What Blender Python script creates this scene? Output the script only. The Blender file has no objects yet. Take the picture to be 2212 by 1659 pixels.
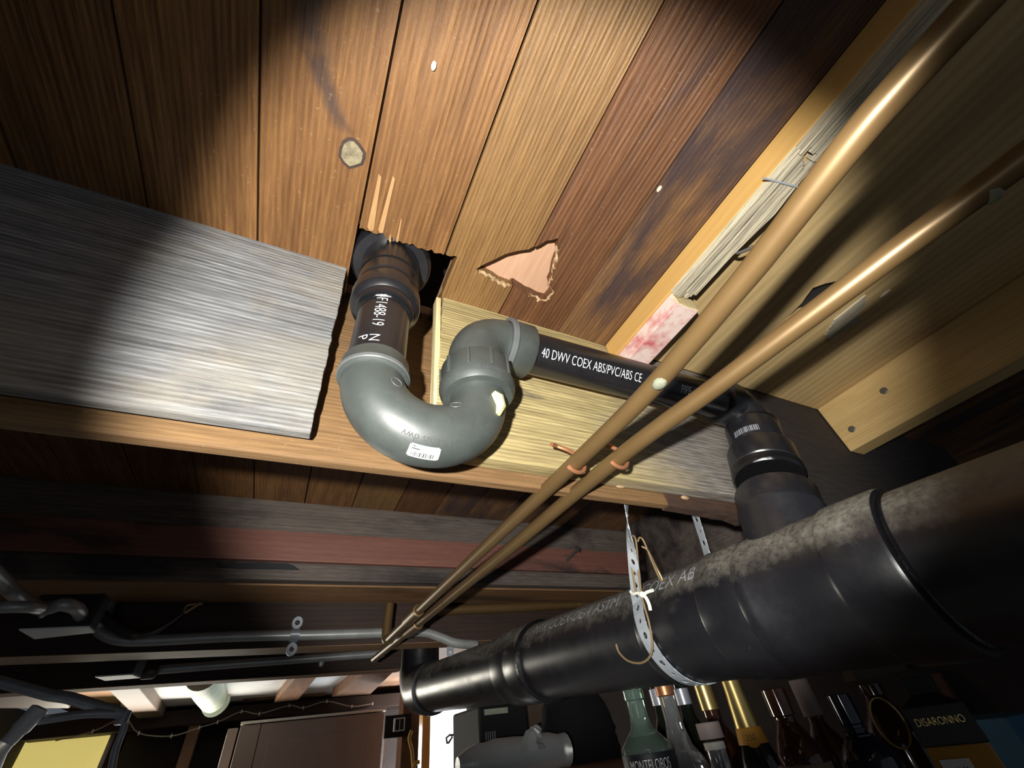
import bpy, bmesh, math, random
from mathutils import Vector, Matrix
random.seed(7)
R = math.radians
# ------------------------------------------------------------------ scale: 1 unit below = height of the ceiling boards above the lens (0.45 m)
S, CZ = 0.45, 1.55
sc = bpy.context.scene
col = sc.collection
# camera basis (rows: along joists X, along boards Y, up Z; columns: image right, image down, forward)
FPX, CX, CY = 868.7656, 1106.0, 829.5
M = Matrix(((0.90117, 0.20979273, 0.3793147), (-0.42005865, 0.63862274, 0.64475711), (-0.10697364, -0.74037019, 0.6636329)))
cam_d = bpy.data.cameras.new('camera'); cam = bpy.data.objects.new('camera', cam_d); col.objects.link(cam)
cam_d.sensor_width = 36; cam_d.lens = FPX / 2212 * 36; cam_d.clip_start = 0.01; cam_d.clip_end = 60
c0, c1, c2 = M.col[0], -M.col[1], -M.col[2]
cam.matrix_world = Matrix(((c0[0], c1[0], c2[0], 0), (c0[1], c1[1], c2[1], 0), (c0[2], c1[2], c2[2], CZ), (0, 0, 0, 1)))
sc.camera = cam

def W(p): return Vector((p[0] * S, p[1] * S, CZ + p[2] * S))
def ray(u, v): return M @ Vector((u - CX, v - CY, FPX))
def oz(u, v, z): r = ray(u, v); return r * (z / r.z)
def oy(u, v, y): r = ray(u, v); return r * (y / r.y)
def ox(u, v, x): r = ray(u, v); return r * (x / r.x)
def mm(a): return a / 450.0

# ------------------------------------------------------------------ world, lights, exposure
w = bpy.data.worlds.new('world'); sc.world = w; w.use_nodes = True
w.node_tree.nodes['Background'].inputs[0].default_value = (0.75, 0.85, 1.0, 1)
w.node_tree.nodes['Background'].inputs[1].default_value = 0.11
vs = sc.view_settings
vs.view_transform = 'Standard'; vs.look = 'None'; vs.gamma = 1; vs.use_curve_mapping = False
vs.exposure = 0.0

def spot(name, pos, target, energy, size, blend, radius, color):
    d = bpy.data.lights.new(name, 'SPOT'); o = bpy.data.objects.new(name, d); col.objects.link(o)
    d.energy = energy; d.spot_size = R(size); d.spot_blend = blend; d.shadow_soft_size = radius; d.color = color
    a = W(pos); b = W(target); o.location = a
    o.rotation_euler = (b - a).to_track_quat('-Z', 'Y').to_euler()
    return o
LAMP = (-0.21, -0.16, -0.03)
AIM = oy(1105, 800, 0.6)
spot('flashlight_beam', LAMP, AIM, 36.0, 80, 0.33, 0.007, (1.0, 0.985, 0.92))
spot('flashlight_spill', LAMP, AIM, 0.55, 150, 0.8, 0.009, (1.0, 0.97, 0.88))

def area(name, pos, target, sx, sy, energy, color):
    d = bpy.data.lights.new(name, 'AREA'); o = bpy.data.objects.new(name, d); col.objects.link(o)
    d.shape = 'RECTANGLE'; d.size = sx; d.size_y = sy; d.energy = energy; d.color = color
    a = W(pos); o.location = a
    o.rotation_euler = (W(target) - a).to_track_quat('-Z', 'Y').to_euler()
area('daylight_window', (2.55, 8.6, -0.6), (0.5, 2.0, 0.0), 0.35, 0.9, 42.0, (0.86, 0.93, 1.0))
area('daylight_blind', (-1.4, 8.4, 0.1), (-0.3, 3.0, 0.6), 0.9, 0.4, 13.0, (1.0, 0.95, 0.82))

# ------------------------------------------------------------------ materials
def nt(name):
    m = bpy.data.materials.new(name); m.use_nodes = True
    t = m.node_tree; b = t.nodes['Principled BSDF']
    return m, t, b
def node(t, ty, **kw):
    n = t.nodes.new(ty)
    for k, v in kw.items():
        if k.startswith('i_'):
            key = k[2:]
            key = int(key) if key.isdigit() else key.replace('_', ' ')
            n.inputs[key].default_value = v
        else: setattr(n, k, v)
    return n
def ramp(t, fac, stops):
    r = t.nodes.new('ShaderNodeValToRGB'); e = r.color_ramp.elements
    while len(e) < len(stops): e.new(0.5)
    for k, (p, c) in enumerate(stops):
        e[k].position = p; e[k].color = (*c, 1) if len(c) == 3 else c
    t.links.new(fac, r.inputs[0]); return r.outputs[0]
def mix(t, fac, a, b, mode='MIX'):
    n = t.nodes.new('ShaderNodeMix'); n.data_type = 'RGBA'; n.blend_type = mode
    for s, val in ((n.inputs[0], fac), (n.inputs[6], a), (n.inputs[7], b)):
        if isinstance(val, (int, float)): s.default_value = val
        elif isinstance(val, tuple): s.default_value = (*val, 1)
        else: t.links.new(val, s)
    return n.outputs[2]
def math_n(t, op, a, b=0.0):
    n = t.nodes.new('ShaderNodeMath'); n.operation = op
    for s, val in ((n.inputs[0], a), (n.inputs[1], b)):
        if isinstance(val, (int, float)): s.default_value = val
        else: t.links.new(val, s)
    return n.outputs[0]

def wood(name, light, dark, axis='Y', across='X', period=0.006, distort=4.0, ringmix=0.7, fiber=0.5, stain=None, stain_amt=0.0,
         stain_scale=3.0, rough=0.6, bump=0.25, vary=0.25, speck=0.0, spec=0.35, stain_lo=0.5, stain_hi=0.62, wear=None, wear_amt=0.0, grad=None, wavew=0.3, streak=None):
    m, t, b = nt(name); L = t.links
    tc = node(t, 'ShaderNodeTexCoord'); oi = node(t, 'ShaderNodeObjectInfo')
    off = node(t, 'ShaderNodeVectorMath', operation='SCALE'); off.inputs[0].default_value = (3.1, 5.7, 2.3)
    L.new(oi.outputs['Random'], off.inputs['Scale'])
    add = node(t, 'ShaderNodeVectorMath', operation='ADD'); L.new(tc.outputs['Object'], add.inputs[0]); L.new(off.outputs[0], add.inputs[1])
    sep = node(t, 'ShaderNodeSeparateXYZ'); L.new(add.outputs[0], sep.inputs[0])
    third = [a for a in 'XYZ' if a not in (axis, across)][0]
    comb = node(t, 'ShaderNodeCombineXYZ')
    L.new(sep.outputs[across], comb.inputs[0])
    L.new(math_n(t, 'MULTIPLY', sep.outputs[axis], 0.07), comb.inputs[1])
    L.new(sep.outputs[third], comb.inputs[2])
    wv = node(t, 'ShaderNodeTexWave', wave_type='BANDS', bands_direction='X', i_Scale=0.314 / period, i_Distortion=distort, i_Detail=4.0, i_Detail_Scale=0.22, i_Detail_Roughness=0.55)
    L.new(comb.outputs[0], wv.inputs['Vector'])
    rn = node(t, 'ShaderNodeTexNoise', i_Scale=0.62 / period, i_Detail=2.5, i_Roughness=0.55, i_Distortion=0.25); L.new(comb.outputs[0], rn.inputs['Vector'])
    rnc = ramp(t, rn.outputs['Fac'], [(0.3, (0, 0, 0)), (0.7, (1, 1, 1))])
    wvf = math_n(t, 'ADD', math_n(t, 'MULTIPLY', wv.outputs['Fac'], wavew), math_n(t, 'MULTIPLY', rnc, 1 - wavew))
    fb = node(t, 'ShaderNodeTexNoise', i_Scale=420.0, i_Detail=5.0, i_Roughness=0.65); L.new(comb.outputs[0], fb.inputs['Vector'])
    big = node(t, 'ShaderNodeTexNoise', i_Scale=14.0, i_Detail=4.0, i_Roughness=0.6); L.new(comb.outputs[0], big.inputs['Vector'])
    base = ramp(t, wvf, [(0.15, light), (0.55, tuple(l * (1 - ringmix * .5) + d * ringmix * .5 for l, d in zip(light, dark))), (0.92, tuple(l * (1 - ringmix) + d * ringmix for l, d in zip(light, dark)))])
    fbr = ramp(t, fb.outputs['Fac'], [(0.35, (0, 0, 0)), (0.65, (1, 1, 1))])
    base = mix(t, math_n(t, 'MULTIPLY', fbr, fiber), base, dark)
    bgr = ramp(t, big.outputs['Fac'], [(0.4, (0, 0, 0)), (0.68, (1, 1, 1))])
    base = mix(t, math_n(t, 'MULTIPLY', bgr, 0.45), base, tuple(d * .6 + l * .2 for l, d in zip(light, dark)))
    if wear:
        wn = node(t, 'ShaderNodeTexNoise', i_Scale=9.0, i_Detail=7.0, i_Roughness=0.7); L.new(add.outputs[0], wn.inputs['Vector'])
        base = mix(t, math_n(t, 'MULTIPLY', ramp(t, wn.outputs['Fac'], [(0.5, (0, 0, 0)), (0.7, (1, 1, 1))]), wear_amt), base, wear)
    if stain:
        sn = node(t, 'ShaderNodeTexNoise', i_Scale=stain_scale, i_Detail=6.0, i_Roughness=0.6, i_Distortion=0.6)
        c2_ = node(t, 'ShaderNodeCombineXYZ'); L.new(sep.outputs[across], c2_.inputs[0]); L.new(math_n(t, 'MULTIPLY', sep.outputs[axis], 0.3), c2_.inputs[1]); L.new(sep.outputs[third], c2_.inputs[2])
        L.new(c2_.outputs[0], sn.inputs['Vector'])
        base = mix(t, math_n(t, 'MULTIPLY', ramp(t, sn.outputs['Fac'], [(stain_lo, (0, 0, 0)), (stain_hi, (1, 1, 1))]), stain_amt), base, stain)
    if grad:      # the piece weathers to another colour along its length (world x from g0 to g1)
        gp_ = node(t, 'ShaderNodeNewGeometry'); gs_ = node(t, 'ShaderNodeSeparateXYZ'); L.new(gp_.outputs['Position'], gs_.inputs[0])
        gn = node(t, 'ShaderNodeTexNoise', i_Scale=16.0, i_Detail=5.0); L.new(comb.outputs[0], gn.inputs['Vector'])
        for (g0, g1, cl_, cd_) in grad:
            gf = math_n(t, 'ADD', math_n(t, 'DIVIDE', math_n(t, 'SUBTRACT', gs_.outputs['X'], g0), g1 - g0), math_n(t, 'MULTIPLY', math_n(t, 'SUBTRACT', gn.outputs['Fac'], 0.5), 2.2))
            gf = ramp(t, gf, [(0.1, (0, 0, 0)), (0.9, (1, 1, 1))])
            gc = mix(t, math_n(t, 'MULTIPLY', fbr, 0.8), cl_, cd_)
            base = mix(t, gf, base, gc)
    if streak:    # dark water stain running down the board: centre line through (x, y) points, with a half width (metres)
        sp_ = node(t, 'ShaderNodeNewGeometry'); ss_ = node(t, 'ShaderNodeSeparateXYZ'); L.new(sp_.outputs['Position'], ss_.inputs[0])
        sn_ = node(t, 'ShaderNodeTexNoise', i_Scale=30.0, i_Detail=5.0); L.new(sp_.outputs['Position'], sn_.inputs['Vector'])
        for (xa_, ya_), (xb_, yb_), hw in streak:
            k_ = (xb_ - xa_) / (yb_ - ya_)
            line = math_n(t, 'ADD', math_n(t, 'MULTIPLY', math_n(t, 'SUBTRACT', ss_.outputs['Y'], ya_), k_), xa_)
            dx_ = math_n(t, 'DIVIDE', math_n(t, 'ABSOLUTE', math_n(t, 'SUBTRACT', ss_.outputs['X'], line)), hw)
            dy_ = math_n(t, 'DIVIDE', math_n(t, 'ABSOLUTE', math_n(t, 'SUBTRACT', ss_.outputs['Y'], (ya_ + yb_) / 2)), abs(yb_ - ya_) / 2)
            d_ = math_n(t, 'ADD', math_n(t, 'MAXIMUM', dx_, math_n(t, 'POWER', dy_, 3.0)), math_n(t, 'MULTIPLY', math_n(t, 'SUBTRACT', sn_.outputs['Fac'], 0.5), 1.4))
            base = mix(t, math_n(t, 'MULTIPLY', ramp(t, d_, [(0.25, (1, 1, 1)), (1.25, (0, 0, 0))]), 0.75), base, (0.04, 0.026, 0.024))
    # value variation per piece
    vr = math_n(t, 'ADD', math_n(t, 'MULTIPLY', oi.outputs['Random'], vary), 1 - vary / 2)
    hsv = node(t, 'ShaderNodeHueSaturation'); L.new(base, hsv.inputs['Color']); L.new(vr, hsv.inputs['Value'])
    out = hsv.outputs[0]
    if speck:
        sp = node(t, 'ShaderNodeTexNoise', i_Scale=260.0, i_Detail=2.0); L.new(add.outputs[0], sp.inputs['Vector'])
        out = mix(t, math_n(t, 'MULTIPLY', ramp(t, sp.outputs['Fac'], [(0.68, (0, 0, 0)), (0.76, (1, 1, 1))]), speck * .25), out, (0.75, 0.6, 0.4))
    L.new(out, b.inputs['Base Color'])
    b.inputs['Roughness'].default_value = rough; b.inputs['Specular IOR Level'].default_value = spec
    h = math_n(t, 'ADD', math_n(t, 'MULTIPLY', wvf, -0.8), math_n(t, 'MULTIPLY', fb.outputs['Fac'], -0.7))
    bp = node(t, 'ShaderNodeBump', i_Strength=bump, i_Distance=0.002); L.new(h, bp.inputs['Height']); L.new(bp.outputs[0], b.inputs['Normal'])
    return m

def plain(name, colr, rough=0.5, metal=0.0, spec=0.5, noise=0.0, nscale=30.0, ncol=None, bump=0.0, emit=None, estr=0.0, trans=0.0, coat=0.0, bscale=None):
    m, t, b = nt(name); L = t.links
    b.inputs['Base Color'].default_value = (*colr, 1)
    b.inputs['Roughness'].default_value = rough; b.inputs['Metallic'].default_value = metal
    b.inputs['Specular IOR Level'].default_value = spec; b.inputs['Transmission Weight'].default_value = trans; b.inputs['Coat Weight'].default_value = coat
    if noise or bump:
        tc = node(t, 'ShaderNodeTexCoord'); n = node(t, 'ShaderNodeTexNoise', i_Scale=nscale, i_Detail=6.0, i_Roughness=0.65); L.new(tc.outputs['Object'], n.inputs['Vector'])
        if noise:
            L.new(mix(t, math_n(t, 'MULTIPLY', ramp(t, n.outputs['Fac'], [(0.42, (0, 0, 0)), (0.66, (1, 1, 1))]), noise), colr, ncol or tuple(c * .4 for c in colr)), b.inputs['Base Color'])
        if bump:
            bp = node(t, 'ShaderNodeBump', i_Strength=bump, i_Distance=0.002); L.new(n.outputs['Fac'], bp.inputs['Height']); L.new(bp.outputs[0], b.inputs['Normal'])
    if emit:
        b.inputs['Emission Color'].default_value = (*emit, 1); b.inputs['Emission Strength'].default_value = estr
    return m

def abs_plastic(name, colr, rough, dust=0.0, scuff=0.25, dustcol=(0.16, 0.145, 0.12)):
    """black pipe plastic: scuffs everywhere, settled dust on faces that look up"""
    m, t, b = nt(name); L = t.links
    tc = node(t, 'ShaderNodeTexCoord')
    n1 = node(t, 'ShaderNodeTexNoise', i_Scale=22.0, i_Detail=8.0, i_Roughness=0.7); L.new(tc.outputs['Object'], n1.inputs['Vector'])
    n2 = node(t, 'ShaderNodeTexNoise', i_Scale=160.0, i_Detail=4.0, i_Roughness=0.7); L.new(tc.outputs['Object'], n2.inputs['Vector'])
    c = mix(t, math_n(t, 'MULTIPLY', ramp(t, n1.outputs['Fac'], [(0.45, (0, 0, 0)), (0.75, (1, 1, 1))]), scuff), colr, tuple(x * 2.2 + .02 for x in colr))
    c = mix(t, math_n(t, 'MULTIPLY', ramp(t, n2.outputs['Fac'], [(0.70, (0, 0, 0)), (0.76, (1, 1, 1))]), scuff * .8), c, (0.35, 0.35, 0.33))
    rg = math_n(t, 'ADD', math_n(t, 'MULTIPLY', n1.outputs['Fac'], 0.25), rough - 0.12)
    if dust:
        g = node(t, 'ShaderNodeNewGeometry'); sp = node(t, 'ShaderNodeSeparateXYZ'); L.new(g.outputs['Normal'], sp.inputs[0])
        up = math_n(t, 'ADD', sp.outputs['Z'], math_n(t, 'MULTIPLY', math_n(t, 'SUBTRACT', n1.outputs['Fac'], 0.5), 0.9))
        d = ramp(t, up, [(0.28, (0, 0, 0)), (0.7, (1, 1, 1))])
        d2 = math_n(t, 'MULTIPLY', d, math_n(t, 'MULTIPLY', ramp(t, n2.outputs['Fac'], [(0.3, (.25, .25, .25)), (0.6, (1, 1, 1))]), dust))
        c = mix(t, d2, c, dustcol); rg = math_n(t, 'ADD', rg, math_n(t, 'MULTIPLY', d2, 0.5))
    L.new(c, b.inputs['Base Color']); L.new(rg, b.inputs['Roughness']); b.inputs['Specular IOR Level'].default_value = 0.75
    bp = node(t, 'ShaderNodeBump', i_Strength=0.05, i_Distance=0.001); L.new(n2.outputs['Fac'], bp.inputs['Height']); L.new(bp.outputs[0], b.inputs['Normal'])
    return m

PL_L, PL_D = (0.275, 0.135, 0.047), (0.072, 0.027, 0.009)
MAT = dict(
    plank=wood('plank_fir', PL_L, PL_D, 'Y', 'X', 0.0055, 6, 0.75, 0.45, (0.06, 0.035, 0.03), 0.8, 9.0, 0.5, 0.8, 0.3, 0.4, stain_lo=0.60, stain_hi=0.70),
    plank_streak=wood('plank_streaked', PL_L, PL_D, 'Y', 'X', 0.0055, 6, 0.75, 0.45, (0.06, 0.035, 0.03), 0.8, 9.0, 0.5, 0.8, 0.05, 0.4, stain_lo=0.60, stain_hi=0.70, streak=[((-0.0885, 0.0462), (-0.0838, 0.114), 0.018), ((-0.0829, 0.1086), (-0.0498, 0.1614), 0.012)]),
    plank_pale=wood('plank_pale', (0.30, 0.165, 0.06), (0.105, 0.05, 0.018), 'Y', 'X', 0.0045, 6, 0.6, 0.4, (0.09, 0.06, 0.04), 0.6, 7.0, 0.45, 0.8, 0.1, 0.4, stain_lo=0.62, stain_hi=0.72),
    plank_red=wood('plank_red', (0.205, 0.088, 0.036), (0.06, 0.024, 0.011), 'Y', 'X', 0.006, 7, 0.7, 0.5, (0.05, 0.03, 0.03), 0.85, 8.0, 0.5, 0.85, 0.15, 0.4, stain_lo=0.55, stain_hi=0.66),
    plank_dark=wood('plank_stained', (0.27, 0.14, 0.058), (0.065, 0.03, 0.018), 'Y', 'X', 0.006, 7, 0.7, 0.5, (0.045, 0.03, 0.032), 0.9, 9.0, 0.5, 0.5, 0.15, 0.25, stain_lo=0.47, stain_hi=0.6),
    underlay=wood('underlay_board', (0.58, 0.36, 0.235), (0.42, 0.23, 0.14), 'Y', 'X', 0.003, 3, 0.5, 0.35, None, 0, 3, 0.6, 0.15, 0.05),
    plywood=wood('pale_board', (0.58, 0.42, 0.20), (0.36, 0.23, 0.10), 'Y', 'X', 0.018, 9, 0.55, 0.3, (0.32, 0.19, 0.08), 0.5, 7.0, 0.6, 0.12, 0.05, stain_lo=0.55, stain_hi=0.7, wavew=0.6),
    grey_ply=wood('grey_sawn_fir', (0.33, 0.335, 0.345), (0.075, 0.075, 0.078), 'X', 'Z', 0.0050, 3.0, 0.95, 0.7, (0.30, 0.26, 0.20), 0.4, 6.0, 0.8, 0.55, 0.0, 0.3, wear=(0.34, 0.29, 0.21), wear_amt=0.35, wavew=0.38),
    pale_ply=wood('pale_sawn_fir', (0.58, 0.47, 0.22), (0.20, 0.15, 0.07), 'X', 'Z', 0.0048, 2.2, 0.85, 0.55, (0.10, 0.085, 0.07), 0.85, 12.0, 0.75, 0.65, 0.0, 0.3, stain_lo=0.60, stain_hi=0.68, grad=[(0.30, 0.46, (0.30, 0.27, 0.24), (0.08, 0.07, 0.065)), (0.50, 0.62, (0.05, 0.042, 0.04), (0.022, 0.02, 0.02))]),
    dark_ply=wood('weathered_dark_fir', (0.24, 0.20, 0.18), (0.07, 0.055, 0.05), 'X', 'Z', 0.006, 3, 0.7, 0.6, (0.03, 0.026, 0.027), 0.85, 9.0, 0.8, 0.6, 0.0, 0.3, stain_lo=0.5, stain_hi=0.62),
    brown_joist=wood('brown_joist', (0.25, 0.145, 0.062), (0.105, 0.054, 0.024), 'X', 'Z', 0.005, 4, 0.6, 0.5, (0.07, 0.045, 0.035), 0.5, 8.0, 0.7, 0.4, 0.1, 0.35, stain_lo=0.62, stain_hi=0.74),
    rusty=wood('rusty_rotten_timber', (0.11, 0.055, 0.033), (0.035, 0.02, 0.015), 'X', 'Z', 0.009, 8, 0.6, 0.6, (0.02, 0.015, 0.014), 0.8, 9.0, 0.85, 0.9, 0.0, stain_lo=0.5, stain_hi=0.62),
    smoke=wood('smoked_timber', (0.17, 0.135, 0.115), (0.06, 0.048, 0.042), 'X', 'Z', 0.008, 4, 0.6, 0.6, (0.02, 0.018, 0.02), 0.85, 8.0, 0.65, 0.4, 0.2, stain_lo=0.5, stain_hi=0.64),
    redtimber=wood('red_timber', (0.26, 0.115, 0.085), (0.15, 0.06, 0.048), 'X', 'Z', 0.012, 4, 0.5, 0.5, (0.035, 0.03, 0.032), 0.85, 6.0, 0.55, 0.2, 0.1, stain_lo=0.58, stain_hi=0.66),
    tantimber=wood('tan_timber', (0.36, 0.20, 0.09), (0.17, 0.08, 0.035), 'X', 'Y', 0.01, 5, 0.6, 0.5, (0.05, 0.035, 0.028), 0.8, 5.0, 0.6, 0.3, 0.1, stain_lo=0.58, stain_hi=0.68),
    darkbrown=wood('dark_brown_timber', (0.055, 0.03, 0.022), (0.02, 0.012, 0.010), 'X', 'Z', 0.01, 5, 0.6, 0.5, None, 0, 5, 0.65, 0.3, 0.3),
    midbrown=wood('mid_brown_timber', (0.30, 0.16, 0.09), (0.12, 0.06, 0.035), 'Y', 'X', 0.01, 5, 0.6, 0.5, None, 0, 5, 0.65, 0.3, 0.3),
    orange=wood('yellow_planed_fir', (0.60, 0.36, 0.12), (0.46, 0.25, 0.07), 'Y', 'Z', 0.012, 3, 0.35, 0.25, None, 0, 3, 0.5, 0.1, 0.05),
    nailjoist=wood('new_stud', (0.62, 0.43, 0.19), (0.40, 0.25, 0.09), 'Y', 'Z', 0.0055, 1.5, 0.55, 0.3, None, 0, 3, 0.55, 0.15, 0.05),
    splinter=wood('splintered_grain', (0.72, 0.64, 0.46), (0.20, 0.17, 0.13), 'Y', 'X', 0.0048, 1.0, 0.85, 0.6, None, 0, 3, 0.8, 0.9, 0.05),
    endgrain=wood('end_grain', (0.80, 0.70, 0.42), (0.55, 0.40, 0.18), 'Z', 'Y', 0.004, 2, 0.6, 0.5, None, 0, 3, 0.85, 0.6, 0.05),
    redmark=plain('red_stamped_end', (0.72, 0.56, 0.50), 0.7, noise=0.9, nscale=38.0, ncol=(0.50, 0.07, 0.09), bump=0.2),
    rawwood=wood('raw_split_fir', (0.42, 0.25, 0.115), (0.28, 0.14, 0.05), 'Y', 'X', 0.003, 2, 0.5, 0.4, None, 0, 3, 0.7, 0.3, 0.1),
    knotwood=plain('dead_knot', (0.24, 0.20, 0.12), 0.85, noise=0.8, nscale=120.0, ncol=(0.07, 0.055, 0.035), bump=0.9),
    torn=plain('torn_fibre', (0.44, 0.31, 0.17), 0.9, noise=0.7, nscale=150.0, ncol=(0.25, 0.14, 0.06), bump=0.8),
    abs_pipe=abs_plastic('abs_pipe_black', (0.009, 0.0085, 0.010), 0.30, 0.0, 0.12),
    abs_trap=abs_plastic('abs_trap_black', (0.042, 0.049, 0.046), 0.46, 0.0, 0.25),
    abs_main=abs_plastic('abs_main_black', (0.008, 0.008, 0.0105), 0.31, 0.9, 0.14),
    abs_fit=abs_plastic('abs_fitting_black', (0.010, 0.010, 0.013), 0.32, 0.1, 0.15),
    abs_rim=plain('abs_rim_grey', (0.10, 0.105, 0.11), 0.5, noise=0.3, nscale=60),
    glue=plain('black_cement', (0.006, 0.006, 0.007), 0.12, spec=0.7, bump=0.5, nscale=120),
    print_white=plain('white_print', (0.72, 0.75, 0.8), 0.7),
    print_grey=plain('grey_print', (0.30, 0.31, 0.36), 0.7),
    print_dark=plain('dark_print', (0.05, 0.05, 0.05), 0.7),
    copper=plain('aged_copper', (0.150, 0.092, 0.037), 0.40, 0.4, 0.5, noise=0.5, nscale=28, ncol=(0.13, 0.075, 0.030)),
    copper_bright=plain('copper_wire', (0.45, 0.2, 0.1), 0.4, 0.7),
    verdigris=plain('pale_solder_crust', (0.20, 0.21, 0.15), 0.8, noise=0.5, nscale=90, bump=0.6),
    zinc=plain('galvanised_steel', (0.46, 0.50, 0.55), 0.42, 0.4, noise=0.5, nscale=45, ncol=(0.33, 0.37, 0.43)),
    emt=plain('conduit_zinc', (0.42, 0.43, 0.43), 0.36, 0.35, noise=0.4, nscale=14),
    darkpipe=plain('dark_iron', (0.10, 0.09, 0.085), 0.45, 0.7),
    wire=plain('brown_wire', (0.30, 0.21, 0.11), 0.45, 0.5),
    string=plain('white_string', (0.75, 0.72, 0.64), 0.9),
    white=plain('white_sticker', (0.85, 0.85, 0.82), 0.5),
    nail=plain('nail_steel', (0.14, 0.13, 0.12), 0.5, 0.6),
    cocoon=plain('cocoon', (0.6, 0.52, 0.38), 0.9),
    glue_yellow=plain('yellow_primer', (0.62, 0.58, 0.25), 0.5),
    concrete=plain('concrete', (0.36, 0.35, 0.33), 0.9, noise=0.5, nscale=4, bump=0.3),
    wallpaint=plain('dim_wall', (0.035, 0.026, 0.023), 0.9, noise=0.4, nscale=5),
    plaster=plain('white_plaster', (0.80, 0.80, 0.80), 0.9, noise=0.1, nscale=10),
    greenpipe=plain('pale_green_pipe', (0.55, 0.62, 0.50), 0.5, noise=0.5, nscale=20, ncol=(0.28, 0.36, 0.27)),
    cabinet=plain('taupe_laminate', (0.235, 0.175, 0.15), 0.6, noise=0.15, nscale=8),
    trimpale=plain('pale_edge', (0.62, 0.58, 0.52), 0.6),
    plate=plain('white_plate', (0.80, 0.84, 0.86), 0.45),
    black=plain('matt_black', (0.012, 0.013, 0.016), 0.7),
    bag=plain('black_fabric', (0.013, 0.013, 0.018), 0.95, bump=0.6, nscale=25),
    cardboard=plain('cardboard', (0.17, 0.12, 0.085), 0.85, noise=0.3, nscale=12),
    film=plain('clear_film', (0.72, 0.76, 0.78), 0.2, trans=0.55, bump=0.9, nscale=40),
    blind=plain('yellow_blind', (0.85, 0.70, 0.22), 0.8, emit=(1.0, 0.82, 0.25), estr=0.55),
    sky=plain('daylight_pane', (1, 1, 1), 0.5, emit=(0.95, 0.98, 1.0), estr=3.0),
    bulb=plain('frosted_bulb', (0.92, 0.93, 0.94), 0.45, trans=0.6),
    cord=plain('yellow_cord', (0.65, 0.40, 0.06), 0.6),
    fairy=plain('string_light_wire', (0.40, 0.36, 0.30), 0.6),
    g_green=plain('green_glass', (0.30, 0.42, 0.36), 0.06, trans=0.8, spec=0.7),
    g_clear=plain('clear_glass', (0.62, 0.64, 0.66), 0.05, trans=0.85, spec=0.7),
    g_dark=plain('dark_glass', (0.012, 0.016, 0.012), 0.06, spec=0.8),
    g_brown=plain('brown_glass', (0.05, 0.018, 0.01), 0.07, spec=0.8),
    g_blue=plain('navy_glass', (0.008, 0.012, 0.03), 0.08, spec=0.8),
    g_amber=plain('amber_glass', (0.40, 0.20, 0.03), 0.08, spec=0.7),
    gold=plain('gold_foil', (0.70, 0.52, 0.20), 0.32, 0.8),
    orange_label=plain('orange_label', (0.80, 0.36, 0.03), 0.55),
    label_black=plain('black_label', (0.012, 0.013, 0.018), 0.5),
    cork=plain('grey_stopper', (0.30, 0.235, 0.22), 0.7),
    tag=plain('silver_tag', (0.55, 0.57, 0.66), 0.35, 0.4),
    blue=plain('blue_carton', (0.055, 0.17, 0.27), 0.7),
    label_white=plain('white_label', (0.60, 0.58, 0.55), 0.6),
    redbrown=plain('redbrown_board', (0.12, 0.045, 0.02), 0.7, noise=0.5, nscale=12),
)

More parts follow.
